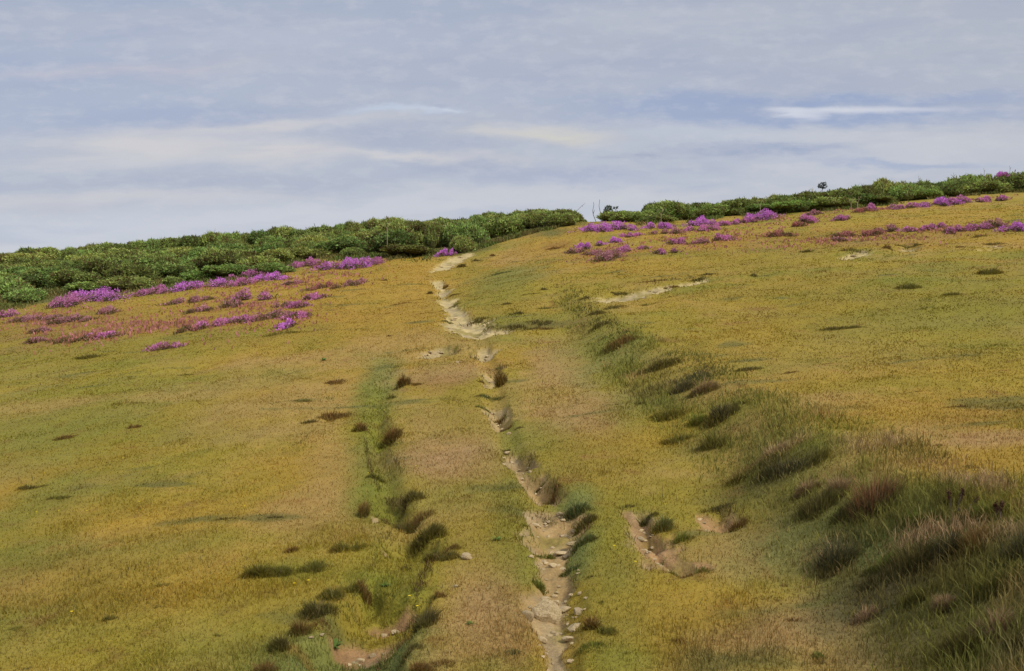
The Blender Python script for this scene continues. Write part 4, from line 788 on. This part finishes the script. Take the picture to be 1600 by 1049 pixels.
TUFTS = [
    (625, 800, 54, 44, 'dark', 'dark bushy tuft overhanging the left rut, upper of the big pair'), (668, 832, 52, 36, 'dark', 'dark bushy tuft overhanging the left rut, lower of the big pair'),
    (650, 796, 50, 24, 'rust', 'brown matted tuft joining the two big dark tufts'), (690, 866, 50, 22, 'dark', 'dark low tuft spreading right under the big pair'), (612, 806, 50, 10, 'dark', 'thin dark fringe over bare earth left of the big pair'), (625, 856, 50, 8, 'rust', 'thin brown fringe above the curved bare scar'), (672, 846, 26, 16, 'green', 'green tussock between the dark rut tufts'),
    (613, 680, 36, 26, 'rust', 'wine brown tuft on the left rut level with the second path gap'), (566, 672, 26, 18, 'rust', 'small brown tuft left of the wine brown one'), (568, 796, 14, 44, 'rust', 'upright thin brown edge of the left field beside the rut'),
    (630, 600, 26, 22, 'rust', 'brown L shaped tuft at the top of the left rut'), (650, 600, 30, 6, 'rust', 'thin brown fringe right of the L shaped tuft'), (612, 622, 22, 12, 'olive', 'olive tuft just under the L shaped brown tuft'), (520, 650, 64, 14, 'rust', 'long reddish brown streak tuft in the left field'), (525, 598, 46, 9, 'rust', 'thin brown streak tuft higher in the left field'), (485, 660, 60, 7, 'dark', 'faint dark streak left of the long reddish one'),
    (455, 853, 28, 14, 'rust', 'small red brown tuft standing out of the left turf'), (405, 892, 44, 30, 'olive', 'dark olive tussock leaning at the left of the turf ridge'), (440, 888, 50, 18, 'olive', 'olive tussock in the middle of the turf ridge'), (490, 882, 60, 20, 'olive', 'olive green tussock at the right of the turf ridge'), (648, 772, 44, 20, 'dark', 'ragged dark tuft at the very top of the big left rut pair'), (704, 852, 40, 12, 'rust', 'thin brown fringe running right from the big left rut tufts'), (600, 788, 30, 14, 'rust', 'small brown fringe left of the top rut tuft'), (640, 872, 50, 10, 'dark', 'thin dark tuft under the curved bare scar'), (588, 740, 26, 14, 'olive', 'olive tuft in the green strip of the left rut'), (578, 702, 20, 12, 'olive', 'small olive tuft higher in the green strip of the left rut'), (520, 928, 46, 22, 'olive', 'olive tuft above the dark round rim tuft'), (545, 850, 50, 22, 'olive', 'soft olive tussock above the rust stalks of the hollow'),
    (500, 952, 58, 38, 'dark', 'dark round tuft on the left rim of the grassy hollow'), (470, 980, 26, 34, 'rust', 'brown tuft below the dark round one on the hollow rim'), (440, 1008, 36, 32, 'dark', 'near black tuft lower on the left rim of the hollow'), (412, 1048, 46, 30, 'rust', 'brown tuft at the bottom edge left of the hollow'), (498, 965, 70, 12, 'rust', 'red brown fringe under the dark round tuft'),
    (570, 912, 26, 34, 'rust', 'upright wine brown stalks at the top of the hollow'), (545, 918, 30, 22, 'olive', 'olive tuft left of the upright wine brown stalks'),
    (662, 965, 54, 44, 'black', 'dark brown overhang at the right end of the pink bare scar'), (690, 924, 24, 18, 'rust', 'small brown tuft above the dark overhang'), (655, 1046, 50, 26, 'rust', 'brown tuft at the bottom edge right of the hollow'), (690, 1032, 40, 14, 'rust', 'thin brown tuft above right of the bottom one'), (620, 985, 130, 12, 'blue', 'blue green grass fringe under the pink bare scar'), (640, 1010, 40, 18, 'dark', 'dark wisps in the blue green hollow'),
    (783, 602, 16, 32, 'rust', 'brown overhang, dark with painted shade, right side of the fourth path gap'), (752, 600, 20, 5, 'rust', 'thin brown edge left of the fourth path gap'), (781, 640, 30, 10, 'rust', 'brown overhang above the narrow third path gap'), (792, 664, 28, 12, 'rust', 'brown tuft right of the third path gap'), (808, 669, 28, 6, 'dark', 'dark sliver tuft right of the brown one beside the path'),
    (790, 696, 20, 8, 'dark', 'dark tuft at the head of the stony step'), (828, 718, 44, 9, 'dark', 'dark ragged fringe right of the stony step'), (868, 758, 40, 14, 'rust', 'brown ragged fringe along the path, above the wide bare pool'), (845, 744, 26, 9, 'dark', 'dark ragged tuft up left of the brown fringe'), (832, 790, 60, 5, 'rust', 'thin brown rim over the wide bare pool'),
    (914, 806, 30, 24, 'dark', 'dark overhang with shade painted in, right end of the wide bare pool'), (902, 790, 46, 22, 'blue', 'blue green tussock above the dark overhang'), (908, 838, 40, 28, 'blue', 'blue green tussock right of the path, middle one'), (898, 872, 36, 18, 'blue', 'blue green tussock right of the path, lowest one'), (922, 892, 30, 8, 'dark', 'short dark brown tuft right of the pale clay'), (842, 896, 30, 18, 'green', 'green tussock left of the pale clay'), (850, 846, 30, 16, 'green', 'green tussock at the lower left of the bare pool'),
    (925, 975, 30, 26, 'rust', 'brown and green blades right of the boulder'), (948, 985, 36, 22, 'olive', 'olive blades right of the brown ones beside the boulder'),
    (980, 788, 30, 9, 'dark', 'dark tuft at the top left of the stony gully'), (1012, 800, 28, 16, 'black', 'near black tuft at the head of the stony gully'), (1035, 820, 40, 26, 'blue', 'blue black tussock right of the stony gully'), (1062, 836, 50, 16, 'green', 'bright green tussock below the blue black one'), (1040, 858, 34, 9, 'green', 'small green tussock right of the gully bottom'), (1078, 884, 66, 14, 'green', 'long green tussock over the gully end'), (1070, 892, 50, 8, 'rust', 'brown fringe under the long green tussock'),
    (1125, 790, 60, 12, 'black', 'dark brow over the small hollow right of the gully'), (1152, 812, 26, 20, 'rust', 'brown tuft at the right end of the small hollow'), (1200, 932, 46, 12, 'dark', 'dark double tuft in ochre turf right of the path'), (1070, 996, 70, 12, 'rust', 'long brown streak low right of the path'), (1240, 965, 46, 9, 'rust', 'faint rust streak beside the pinkish grass'), (1225, 910, 20, 5, 'rust', 'tiny rust wisp above the dark double tuft'), (940, 935, 30, 10, 'olive', 'olive wisps right of the flat stone'),
    (1302, 874, 66, 46, 'black', 'isolated near black tuft below the bank'), (1362, 786, 86, 50, 'redbush', 'orange topped dark heath bush on the bank'), (1330, 788, 50, 26, 'black', 'heath with shade painted black at the left foot of the orange bush'), (1235, 726, 90, 34, 'black', 'wide blue black heath tuft on the bank'), (1180, 730, 60, 26, 'dark', 'dark heath tuft left of the wide blue black one'), (1210, 708, 60, 22, 'straw', 'pinkish straw grass topping the wide blue black tuft'), (1260, 760, 40, 24, 'straw', 'yellow straw tussock right of the wide blue black tuft'), (1310, 760, 30, 34, 'straw', 'yellow straw tussock left of the orange topped bush'), (1280, 785, 60, 34, 'dark', 'dark tuft between the yellow straw tussocks'),
    (1128, 652, 44, 26, 'black', 'blue black tuft on the bank, third dark one down'), (1152, 630, 44, 12, 'olive', 'thin olive tuft right of the third dark one'), (1064, 612, 42, 18, 'black', 'blue black tuft on the bank, second dark one down'), (1000, 634, 40, 8, 'dark', 'thin dark streak tuft left of the bank'), (1028, 578, 60, 18, 'dark', 'dark green tuft high on the bank edge'), (1045, 655, 60, 22, 'olive', 'brownish tussock on the bank face, left one'), (1120, 695, 60, 30, 'olive', 'olive tussock on the bank face below the third dark tuft'), (1060, 690, 50, 16, 'olive', 'olive tussock at the foot of the bank'), (1100, 610, 40, 26, 'straw', 'pale straw tuft on the bank crest'), (1090, 660, 36, 20, 'green', 'green tuft on the bank face'),
    (970, 540, 56, 20, 'rust', 'red brown tuft near the top of the bank'), (940, 506, 50, 12, 'dark', 'dark tuft above the red brown one'), (930, 488, 44, 10, 'dark', 'dark streak tuft, upper of three by the sandy scar'), (960, 480, 40, 8, 'dark', 'thin dark streak just below the sandy scar'),
    (914, 464, 26, 8, 'dark', 'small dark tuft at the left tip of the sandy scar'), (962, 456, 40, 9, 'dark', 'dark tuft over the left part of the sandy scar'), (1048, 445, 26, 12, 'rust', 'brown overhang in the middle of the sandy scar'), (1020, 441, 90, 5, 'rust', 'thin brown rim along the sandy scar'), (1090, 436, 46, 7, 'dark', 'dark rim at the right of the sandy scar'), (1105, 428, 50, 5, 'dark', 'thin dark streak above right of the sandy scar'), (1180, 430, 18, 9, 'dark', 'small dark dot tuft right of the sandy scar'), (1012, 476, 36, 5, 'olive', 'thin olive streak below the sandy scar'),
    (810, 514, 70, 9, 'dark', 'dark streak tuft right of the wide path elbow, left part'), (842, 504, 50, 9, 'dark', 'dark streak tuft right of the wide path elbow, right part'), (850, 512, 60, 6, 'rust', 'rust streak under the dark streak by the elbow'), (748, 496, 44, 8, 'dark', 'dark fringe above the wide path elbow'), (808, 490, 36, 7, 'dark', 'dark streak up right of the path elbow'), (790, 478, 26, 6, 'dark', 'small dark streak between elbow and knoll'), (848, 455, 22, 6, 'dark', 'small dark streak alone on the slope above the elbow'), (830, 462, 44, 4, 'dark', 'thin dark line left of the small alone streak'), (852, 482, 40, 5, 'olive', 'olive line right above the elbow streaks'), (706, 462, 26, 5, 'dark', 'dark sliver right of the narrow upper path'), (696, 446, 8, 12, 'rust', 'small brown tuft right at the top of the narrow upper path'), (672, 458, 12, 7, 'dark', 'small dark tuft left of the narrow upper path'), (712, 476, 24, 5, 'olive', 'olive sliver right of the lower narrow path'), (700, 498, 26, 5, 'blue', 'blue green grass crossing the path'),
    (722, 417, 20, 9, 'black', 'dark green tuft right of the path head'), (744, 407, 20, 6, 'dark', 'dark sliver tuft up right of the path head'), (768, 400, 14, 6, 'rust', 'small brown tuft on the knoll near the path head'), (780, 428, 50, 5, 'blue', 'blue green streak in the grassy hollow below the knoll'), (600, 437, 14, 5, 'dark', 'tiny dark tuft in turf left of the upper path'), (625, 476, 50, 4, 'rust', 'thin rust streak in turf left of the upper path'), (608, 524, 14, 4, 'rust', 'tiny rust dot left of the path elbow'),
    (1312, 517, 94, 10, 'dark', 'long dark green streak tuft in the right field'), (1165, 580, 62, 9, 'dark', 'dark green streak tuft just right of the bank crest'), (1238, 582, 60, 5, 'rust', 'thin rust streak right of the dark green streak'), (1290, 570, 50, 4, 'rust', 'faint rust line below the long dark streak'), (1500, 632, 70, 6, 'rust', 'rust streak far right in the right field'), (1420, 612, 60, 4, 'rust', 'thin rust line left of the far right rust streak'), (1466, 692, 34, 8, 'rust', 'brown tuft in dry pink grass of the right field'), (1518, 720, 60, 8, 'dark', 'dark green streak low in the right field'), (1545, 430, 40, 16, 'olive', 'olive tussock in the green right field'), (1420, 452, 50, 12, 'olive', 'olive brown tussock in the middle of the right field'), (1490, 462, 46, 9, 'olive', 'olive tussock in a row in the right field, right one'),
    (1425, 875, 100, 44, 'dark', 'broad dark brown tussock on the lower bank'), (1480, 860, 60, 40, 'black', 'dark brown tussock right of the broad one'), (1592, 858, 60, 38, 'black', 'near black tuft cut by the right edge of the picture'), (1530, 845, 60, 40, 'rust', 'tall wine brown grass left of the black edge tuft'), (1556, 985, 40, 44, 'straw', 'pink straw tussock low on the bank, right of two'), (1528, 992, 26, 34, 'straw', 'pink straw tussock low on the bank, left of two'), (1476, 945, 36, 30, 'straw', 'pale straw tussock up left of the pink pair'), (1590, 1000, 40, 44, 'dark', 'dark tussock right of the pink straw pair'), (1500, 1010, 90, 46, 'dark', 'dark tangled tussock below the pale straw one'), (1420, 935, 70, 30, 'olive', 'olive tussock left of the pale straw one'), (1540, 920, 80, 40, 'olive', 'olive brown tussock above the pink straw pair'), (1380, 870, 60, 30, 'green', 'green tussock left of the broad dark brown one'), (1350, 960, 60, 24, 'straw', 'faint pink straw spread below the isolated black tuft'), (1280, 1024, 30, 18, 'green', 'small yellow green tussock at the bottom right'), (1280, 1032, 30, 6, 'dark', 'small dark fringe at the foot of the yellow green tussock'), (1440, 800, 80, 30, 'green', 'green tussock on the bank crest below the red stalks'), (1545, 790, 80, 30, 'green', 'green grass tussock on the crest beside the right edge'), (1500, 770, 40, 30, 'olive', 'thin tall olive grass on the bank crest'),
    (142, 556, 50, 11, 'dark', 'dark brown tuft alone below the left heather'), (290, 585, 40, 5, 'olive', 'faint dark wisps in the upper left field'), (470, 492, 40, 12, 'olive', 'dark green tuft beside the magenta trio'), (440, 520, 60, 9, 'olive', 'olive grass line below the left heather'), (172, 960, 32, 14, 'olive', 'dark green tuft in the lower left turf'), (248, 942, 18, 8, 'dark', 'tiny dark tuft right of the dark green one'), (210, 675, 30, 10, 'rust', 'brownish wisps in the middle of the left field'), (100, 690, 60, 9, 'rust', 'brown wisps in a row at the far left'), (50, 755, 60, 10, 'dark', 'dark wisps at the left edge of the field'), (90, 775, 60, 9, 'olive', 'olive wisps under the dark ones at the left edge'), (350, 806, 60, 7, 'dark', 'dark wisps row in the middle left turf'), (430, 800, 50, 7, 'dark', 'dark stalk wisps right of the wisps row'), (250, 908, 60, 7, 'olive', 'faint olive line above the tiny dark tuft'), (25, 980, 50, 10, 'olive', 'olive tuft near the bottom left corner'), (40, 1040, 50, 10, 'dark', 'dark tuft in the bottom left corner'), (150, 1010, 20, 8, 'olive', 'small olive tuft near the bottom left'), (340, 985, 30, 7, 'olive', 'small olive wisps left of the dark rim'), (200, 640, 60, 6, 'rust', 'thin brown line in the upper left field'), (480, 630, 60, 6, 'olive', 'olive line above the long reddish streak'),
    (1385, 388, 26, 8, 'rust', 'brown tuft left over the pink hollow on the right'), (1420, 381, 46, 8, 'dark', 'dark brow over the pink hollow on the right'), (1552, 380, 40, 7, 'dark', 'dark brow over the hollow near the right edge'), (1260, 392, 28, 7, 'dark', 'dark green tuft alone under the right heather'), (1325, 390, 30, 7, 'rust', 'brown rim left of the pink hollow'), (1530, 370, 34, 6, 'dark', 'thin dark streak under the tall rosy heather'), (1500, 387, 16, 5, 'rust', 'tiny rust tuft between the two right hollows'), (870, 388, 34, 6, 'rust', 'rust streak on the bare knoll'), (1390, 408, 50, 4, 'rust', 'thin rust line under the pink hollow'),
    (765, 622, 54, 12, 'blue', 'row of blue green blades across the track below the fourth gap'), (755, 636, 30, 8, 'green', 'green blades left above the third path gap'), (800, 1015, 50, 10, 'blue', 'blue green weeds between the ruts at the bottom'), (925, 1010, 60, 14, 'green', 'green grass beside the path foot'),
]
for tdef in TUFTS: tuft_obj(*tdef)

# ------------------------------------------------------------------ leafy weeds
def weed(px, py, w, label):
    x, y = at(px, py); W_ = w / F * y / 2; rg = np.random.default_rng(int(px + py)); zc = float(H(np.array([x]), np.array([y]))[0]) + EYE
    Vs, Fs, Cs = [], [], []; off = 0
    for i in range(22):
        a = rg.uniform(0, 6.28); ln = W_ * rg.uniform(.6, 1.1); up = rg.uniform(.15, .6); wd = ln * .16
        d = np.array([math.cos(a), math.sin(a), 0]); s = np.array([-d[1], d[0], 0]); pts = []
        for t, wt in ((0, .3), (.35, 1), (.7, .8), (1, .05)):
            c0 = d * ln * t + np.array([0, 0, ln * up * math.sin(t * 2.2)]); pts += [c0 - s * wd * wt, c0 + s * wd * wt]
        Vs += pts
        for q in range(3): Fs += [(off + 2 * q, off + 2 * q + 1, off + 2 * q + 3), (off + 2 * q, off + 2 * q + 3, off + 2 * q + 2)]
        cc = np.array((.12, .18, .035)) * rg.uniform(.7, 1.5); Cs += [cc] * 8; off += 8
    o = link('leafy_weed', mesh_np('leafy_weed', np.array(Vs), np.array(Fs), 3, [M_GRASS], np.array(Cs)), loc=(x, y, zc)); tag(o, label, 'weed')
for a in [(522, 968, 36, 'leafy green weed in the bare scar of the hollow'), (602, 902, 20, 'small leafy weed in the green hollow above the scar'), (735, 968, 16, 'tiny green weed between the ruts'), (778, 838, 22, 'flat green weed in the turf left of the bare pool'), (505, 565, 14, 'small bright weed at the head of the left rut')]: weed(*a)

# ------------------------------------------------------------------ stones
from mathutils import Vector, noise as mn
import bmesh
def stone_mesh(seed, sub_=3, cut=7):
    bm = bmesh.new(); bmesh.ops.create_icosphere(bm, subdivisions=sub_, radius=1); rd = random.Random(seed)
    pl = [(Vector((rd.gauss(0, 1), rd.gauss(0, 1), rd.gauss(0, .8))).normalized(), rd.uniform(.52, .85)) for _ in range(cut)]
    for v in bm.verts:
        for n_, d in pl:
            e = v.co.dot(n_) - d
            if e > 0: v.co -= n_ * e
        v.co += v.co.normalized() * .06 * mn.noise(v.co * 2.5 + Vector((seed, 0, 0))) + Vector((0, 0, .03 * math.sin(v.co.z * 14 + v.co.x * 3)))
    me = bpy.data.meshes.new('stone'); bm.to_mesh(me); bm.free(); me.materials.append(M_STONE); return me
ST = [stone_mesh(s, 3) for s in range(6)]
def stone(px, py, w, h, k, label, group=None, name='stone', yaw=None, sink=.25):
    x, y = at(px, py); W_ = w / F * y / 2; Hh = h / F * y / 2; zc = float(H(np.array([x]), np.array([y]))[0]) + EYE
    o = link(name, ST[k % 6], loc=(x, y, zc + Hh * (.75 if name == 'boulder' else .5))); q_ = 1.05 if name == 'boulder' else .86
    o.scale = (W_ * 1.25 * q_, W_ * random.uniform(.8, 1.1) * q_, Hh * 1.35 * q_); o.rotation_euler = (random.uniform(-.15, .15), random.uniform(-.2, .2), random.uniform(-.5, .5) if yaw is None else yaw)
    tag(o, label, 'stone' if name != 'boulder' else 'boulder', group)
for k, a in enumerate([
    (852, 940, 40, 27, 'largest pale cracked boulder lying in the path', 'boulder'), (824, 953, 20, 18, 'brown stone low left of the largest boulder', 'stone'), (882, 920, 26, 9, 'flat pale stone up right of the largest boulder', 'stone'), (868, 907, 14, 8, 'whitish stone on the pale clay above the flat stone', 'stone'),
    (852, 908, 16, 7, 'small stone left of the whitish stone', 'stone'), (730, 868, 22, 12, 'stone alone in the turf between the ruts', 'stone'), (861, 830, 12, 7, 'white stone near the lower edge of the bare pool', 'stone'), (876, 788, 14, 8, 'pale stone on the upper rim of the bare pool', 'stone'),
    (884, 838, 12, 7, 'pale stone right of the white one below the pool', 'stone'), (897, 824, 24, 7, 'slab of sandstone at the right of the pool outlet', 'stone'), (880, 829, 26, 6, 'thin sandstone slab below the pool', 'stone'), (618, 933, 18, 6, 'grey white stone on the upper bare scar of the hollow', 'stone'),
    (672, 948, 14, 16, 'orange upright stone by the dark overhang', 'stone'), (712, 910, 8, 5, 'small stone in turf left of the pale clay', 'stone'), (864, 863, 16, 8, 'reddish stone in the step below the pool', 'stone'), (844, 860, 10, 6, 'small brown stone left in the step below the pool', 'stone'), (830, 860, 9, 6, 'leftmost small stone of the step below the pool', 'stone'), (880, 862, 14, 6, 'right stone of the step below the pool', 'stone'),
    (582, 966, 12, 7, 'small pale stone in the pink scar, right one', 'stone'), (563, 970, 14, 9, 'small pale stone in the pink scar, middle one', 'stone'), (503, 977, 10, 5, 'white stone left below the leafy weed', 'stone'), (552, 991, 8, 5, 'white stone at the lower rim of the scar', 'stone'), (486, 986, 8, 4, 'tiny white stone farthest left under the rim', 'stone'),
    (1002, 828, 14, 7, 'pale stone at the left of the stony gully', 'stone'), (622, 856, 9, 5, 'white stone in the curved bare scar', 'stone'), (795, 672, 7, 5, 'white stone at the foot of the third path gap', 'stone'), (792, 700, 12, 5, 'pale stone on the stony step', 'stone'), (1105, 815, 9, 4, 'pale stone in the small hollow', 'stone'),
    (846, 975, 18, 9, 'brown slab on the left edge below the boulder', 'stone'), (906, 935, 24, 12, 'half buried slab right of the boulder', 'stone'), (900, 960, 30, 8, 'layered slab lower right of the boulder', 'stone'), (890, 975, 26, 7, 'lowest layered slab right of the path foot', 'stone')]):
    stone(a[0], a[1], a[2], a[3], k, a[4], None if a[5] == 'boulder' else 'stones of the path', a[5])
rs = random.Random(3)
for P, nn in zip(PATHS, [84, 22, 8, 8, 4, 8, 2, 2, 4, 6, 5, 10, 26, 4, 12, 3, 3, 4, 1, 1, 1, 1, 2]):
    for i in range(nn):
        q = rs.randrange(len(P) - 1); t = rs.random(); x = P[q][0] * (1 - t) + P[q + 1][0] * t; y = P[q][1] * (1 - t) + P[q + 1][1] * t; w = P[q][2] * (1 - t) + P[q + 1][2] * t
        if y < 4.3: continue
        x += rs.uniform(-1, 1) * w; y += rs.uniform(-.3, .3) * w; s = rs.uniform(.0016, .0034) * y ** .95 * (1.2 if y < 8 else 1)
        z = float(H(np.array([x]), np.array([y]))[0]) + EYE
        o = link('pebble', ST[rs.randrange(6)], loc=(x, y, z + s * .1)); o.scale = (s * rs.uniform(1, 1.8), s, s * rs.uniform(.4, .7)); o.rotation_euler.z = rs.uniform(0, 6)
        tag(o, 'tiny pale pebble loose on the bare earth of the path', 'pebble', 'pebbles scattered on the bare earth')

# ------------------------------------------------------------------ twigs, saplings, treelets on the skyline
def twigs(name, px, py, y, paths, m, label, cat, rad=.02, bits=None, group=None):
    """paths: lists of (dx, dy) pixels up from the foot"""
    x = (px - CX) / F * y; z = float(H(np.array([x]), np.array([y]))[0]) + EYE; zt = (CY - py) / F * y + EYE; s = y / F
    e = bpy.data.objects.new(name, None); COL.objects.link(e); e.location = (x, y, min(z, zt) - .02); off = zt - e.location.z
    tb = []; rg = np.random.default_rng(int(px))
    for pth in paths:
        pts = [(dx * s, rg.normal(0, .03), dz * s + off) for dx, dz in pth]
        if pth[0] == (0, 0): pts = [(pts[0][0], 0, 0)] + pts
        tb.append(tube(pts, rad, rad * .4, 5))
    v, f, c_ = merge(tb); link('stem', mesh_np('twig_stem', v, f, 3, [m], c_, smooth=True), e)
    if bits:
        lob = [(dx * s, rg.uniform(-.1, .1), dz * s + off, r_ * s, r_ * s, r_ * s * .85) for dx, dz, r_ in bits[0]]
        P, Nn = lumpy(bits[2], lob, rg, up=False); col = np.array(bits[1]) * rg.uniform(.5, 1.5, (len(P), 1)); lf = leaves(P, Nn, .07, rg, col)
        cr = core(lob, .62, tuple(np.array(bits[1]) * .5), 8, 5, rg); v, f, c_ = merge([lf, cr]) if name != 'treelet' else lf
        link('crown', mesh_np('crown', v, f, 3, [M_GORSE], c_), e)
    tag(e, label, cat, group)
DKL = (.08, .095, .05)
twigs('bare_sapling', 931, 346, 63, [[(0, 0), (-4, 10), (-5, 16), (-3, 26), (-4, 30)], [(-4, 12), (-2, 18)]], M_BARK, 'bare grey sapling in the skyline gap, left of two', 'sapling', .028)
twigs('bare_sapling', 940, 346, 63, [[(0, 0), (-1, 10), (-3, 18), (-4, 24), (-3, 34)]], M_BARK, 'taller bare sapling in the skyline gap, right of two', 'sapling', .032)
twigs('bare_branch', 897, 333, 62, [[(0, 0), (6, 5), (12, 11), (17, 15)], [(12, 11), (14, 10)]], M_BARK, 'thin arching bare twig at the right end of the left thicket', 'branch', .02)
twigs('treelet', 951, 338, 62, [[(0, 0), (0, 8), (-1, 14)], [(0, 5), (-6, 8)], [(0, 8), (4, 12)]], M_BARK, 'small leafy treelet just right of the bare saplings', 'treelet', .035, ([(-1, 12, 5), (-5, 8, 3), (2, 14, 3), (3, 8, 4)], DKL, 900))
twigs('bare_sapling', 963, 334, 61, [[(0, 0), (-1, 5), (-3, 9)], [(-1, 5), (1, 9)]], M_BARK, 'short forked twig right of the small leafy treelet', 'sapling', .022, ([(-3, 9, 1.6), (1, 9, 1.6)], DKL, 120))
twigs('treelet', 1284, 300, 57, [[(0, 0), (1, 4), (0, 10)], [(1, 4), (4, 8)]], M_BARK, 'lone dark grey treelet standing above the right gorse skyline', 'treelet', .03, ([(0, 10, 4.6), (-4, 8, 2.6), (4, 8, 3.4), (3, 12, 3.2)], (.10, .105, .085), 700))
twigs('bare_branch', 1269, 299, 57, [[(0, 0), (1, 6)], [(0, 0), (-2, 5)], [(0, 1), (3, 4)]], M_PALE, 'straw coloured spiky twig left of the lone treelet', 'branch', .02)
twigs('bare_branch', 1379, 288, 57, [[(0, 0), (-2, 6), (-6, 10)], [(-2, 6), (-1, 10)]], M_BARK, 'leaning dead twig on the gorse skyline right of the treelet', 'branch', .018)
for px, py, lb in ((1491, 279, 'short dead twig upright on the far right skyline'), (1538, 272, 'short thin twig left of the skyline heather'), (1436, 284, 'tiny twig on the skyline dip on the right'), (1578, 268, 'thin twig right of the skyline heather')):
    twigs('bare_branch', px, py, 57, [[(0, 0), (0, 5), (-1, 9)], [(0, 4), (2, 6)]], M_BARK, lb, 'branch', .014)
for px, py, lb in ((1340, 318, 'pale dead forked twigs in front of the right gorse, right one'), (1330, 320, 'pale dead forked twigs in front of the right gorse, left one'), (1188, 322, 'pale dead stem crossing the gorse above the wide heather'), (1033, 336, 'pale dead stem in dark gorse above the left purple heather'), (605, 358, 'thin pale stem in the dark gorse of the left thicket'), (235, 425, 'pale bent stem in the gorse on the far left'), (465, 425, 'bleached sprig just left of the magenta clump')):
    x0 = 50.2
    twigs('dead_twig', px, py, x0, [[(0, 0), (2, 6), (6, 12)], [(0, 0), (-3, 5), (-4, 10)], [(2, 6), (1, 11)]], M_PALE, lb, 'twig', .016)
# dock stalks on the bank crest
def stalk(px, py, h, lean, label):
    x, y = at(px, py); z = float(H(np.array([x]), np.array([y]))[0]) + EYE; s = y / F; rg = np.random.default_rng(int(px))
    pts = [(0, 0, 0), (lean * s * .3, 0, h * s * .5), (lean * s, 0, h * s)]
    tb = [tube(pts, .006, .003, 5)]
    e = bpy.data.objects.new('dock_stalk', None); COL.objects.link(e); e.location = (x, y, z)
    v, f, c_ = merge(tb); link('stem', mesh_np('stalk_stem', v, f, 3, [M_BARK], c_), e)
    t = rg.uniform(.55, 1.02, 160)[:, None]; P = np.array([[lean * s, 0, h * s]]) * t + rg.normal(0, .006, (160, 3)); Nn = rg.normal(size=(160, 3))
    v, f, c_ = leaves(P, Nn, .011, rg, np.tile((.10, .045, .025), (160, 1)) * rg.uniform(.6, 1.5, (160, 1))); link('seed_head', mesh_np('seed_head', v, f, 3, [M_GRASS], c_), e)
    tag(e, label, 'dock stalk', 'reddish seed stalks on the bank crest')
for a in [(1486, 782, 30, -4, 'leftmost red brown seed stalk on the bank crest'), (1497, 784, 34, 8, 'tallest leaning seed stalk on the bank crest'), (1512, 786, 22, 16, 'right leaning seed stalk on the bank crest'), (1556, 800, 26, 0, 'seed stalk near the right edge, left of two'), (1562, 802, 30, 4, 'seed stalk near the right edge, right of two')]: stalk(*a)

# ------------------------------------------------------------------ yellow flowers in the turf
def flower_mesh():
    bm = bmesh.new()
    for i in range(7):
        a = i * 2 * math.pi / 7; d = Vector((math.cos(a), math.sin(a), 0)); s = Vector((-d.y, d.x, 0))
        vs = [bm.verts.new(q) for q in (d * .1 + Vector((0, 0, 1)), d * .6 + s * .3 + Vector((0, 0, 1.15)), d * 1.0 + Vector((0, 0, 1.3)), d * .6 - s * .3 + Vector((0, 0, 1.15)))]
        bm.faces.new(vs)
    r = bmesh.ops.create_cone(bm, segments=5, radius1=.08, radius2=.06, depth=2.0, cap_ends=True)
    r2 = bmesh.ops.create_uvsphere(bm, u_segments=8, v_segments=5, radius=.3); bmesh.ops.translate(bm, verts=r2['verts'], vec=(0, 0, 1.05))
    me = bpy.data.meshes.new('flower'); bm.to_mesh(me); bm.free(); me.materials.append(M_YEL); return me
FM = flower_mesh(); FL = [(35, 660), (63, 645), (57, 798), (43, 800), (92, 797), (136, 796), (218, 782), (298, 607), (140, 565), (150, 570), (112, 956), (460, 909), (482, 905), (443, 713), (382, 787), (585, 640), (600, 641), (575, 682), (622, 690), (596, 680), (650, 731), (575, 738), (588, 741), (415, 528), (440, 547), (378, 586), (388, 587), (510, 602), (960, 852), (993, 876), (1040, 790), (640, 925), (652, 928), (540, 1000), (310, 645), (70, 739), (192, 718), (505, 635)]
for px, py in FL:
    x, y = at(px, py); z = float(H(np.array([x]), np.array([y]))[0]) + EYE; s = max(.011, y / F * 1.0)
    o = link('yellow_flower', FM, loc=(x, y, z + .02)); o.scale = (s, s, s); o.rotation_euler.z = random.uniform(0, 6)
    tag(o, 'tiny yellow flower dotting the short turf', 'flower', 'yellow flowers in the turf')

SC.cycles.max_bounces = 5
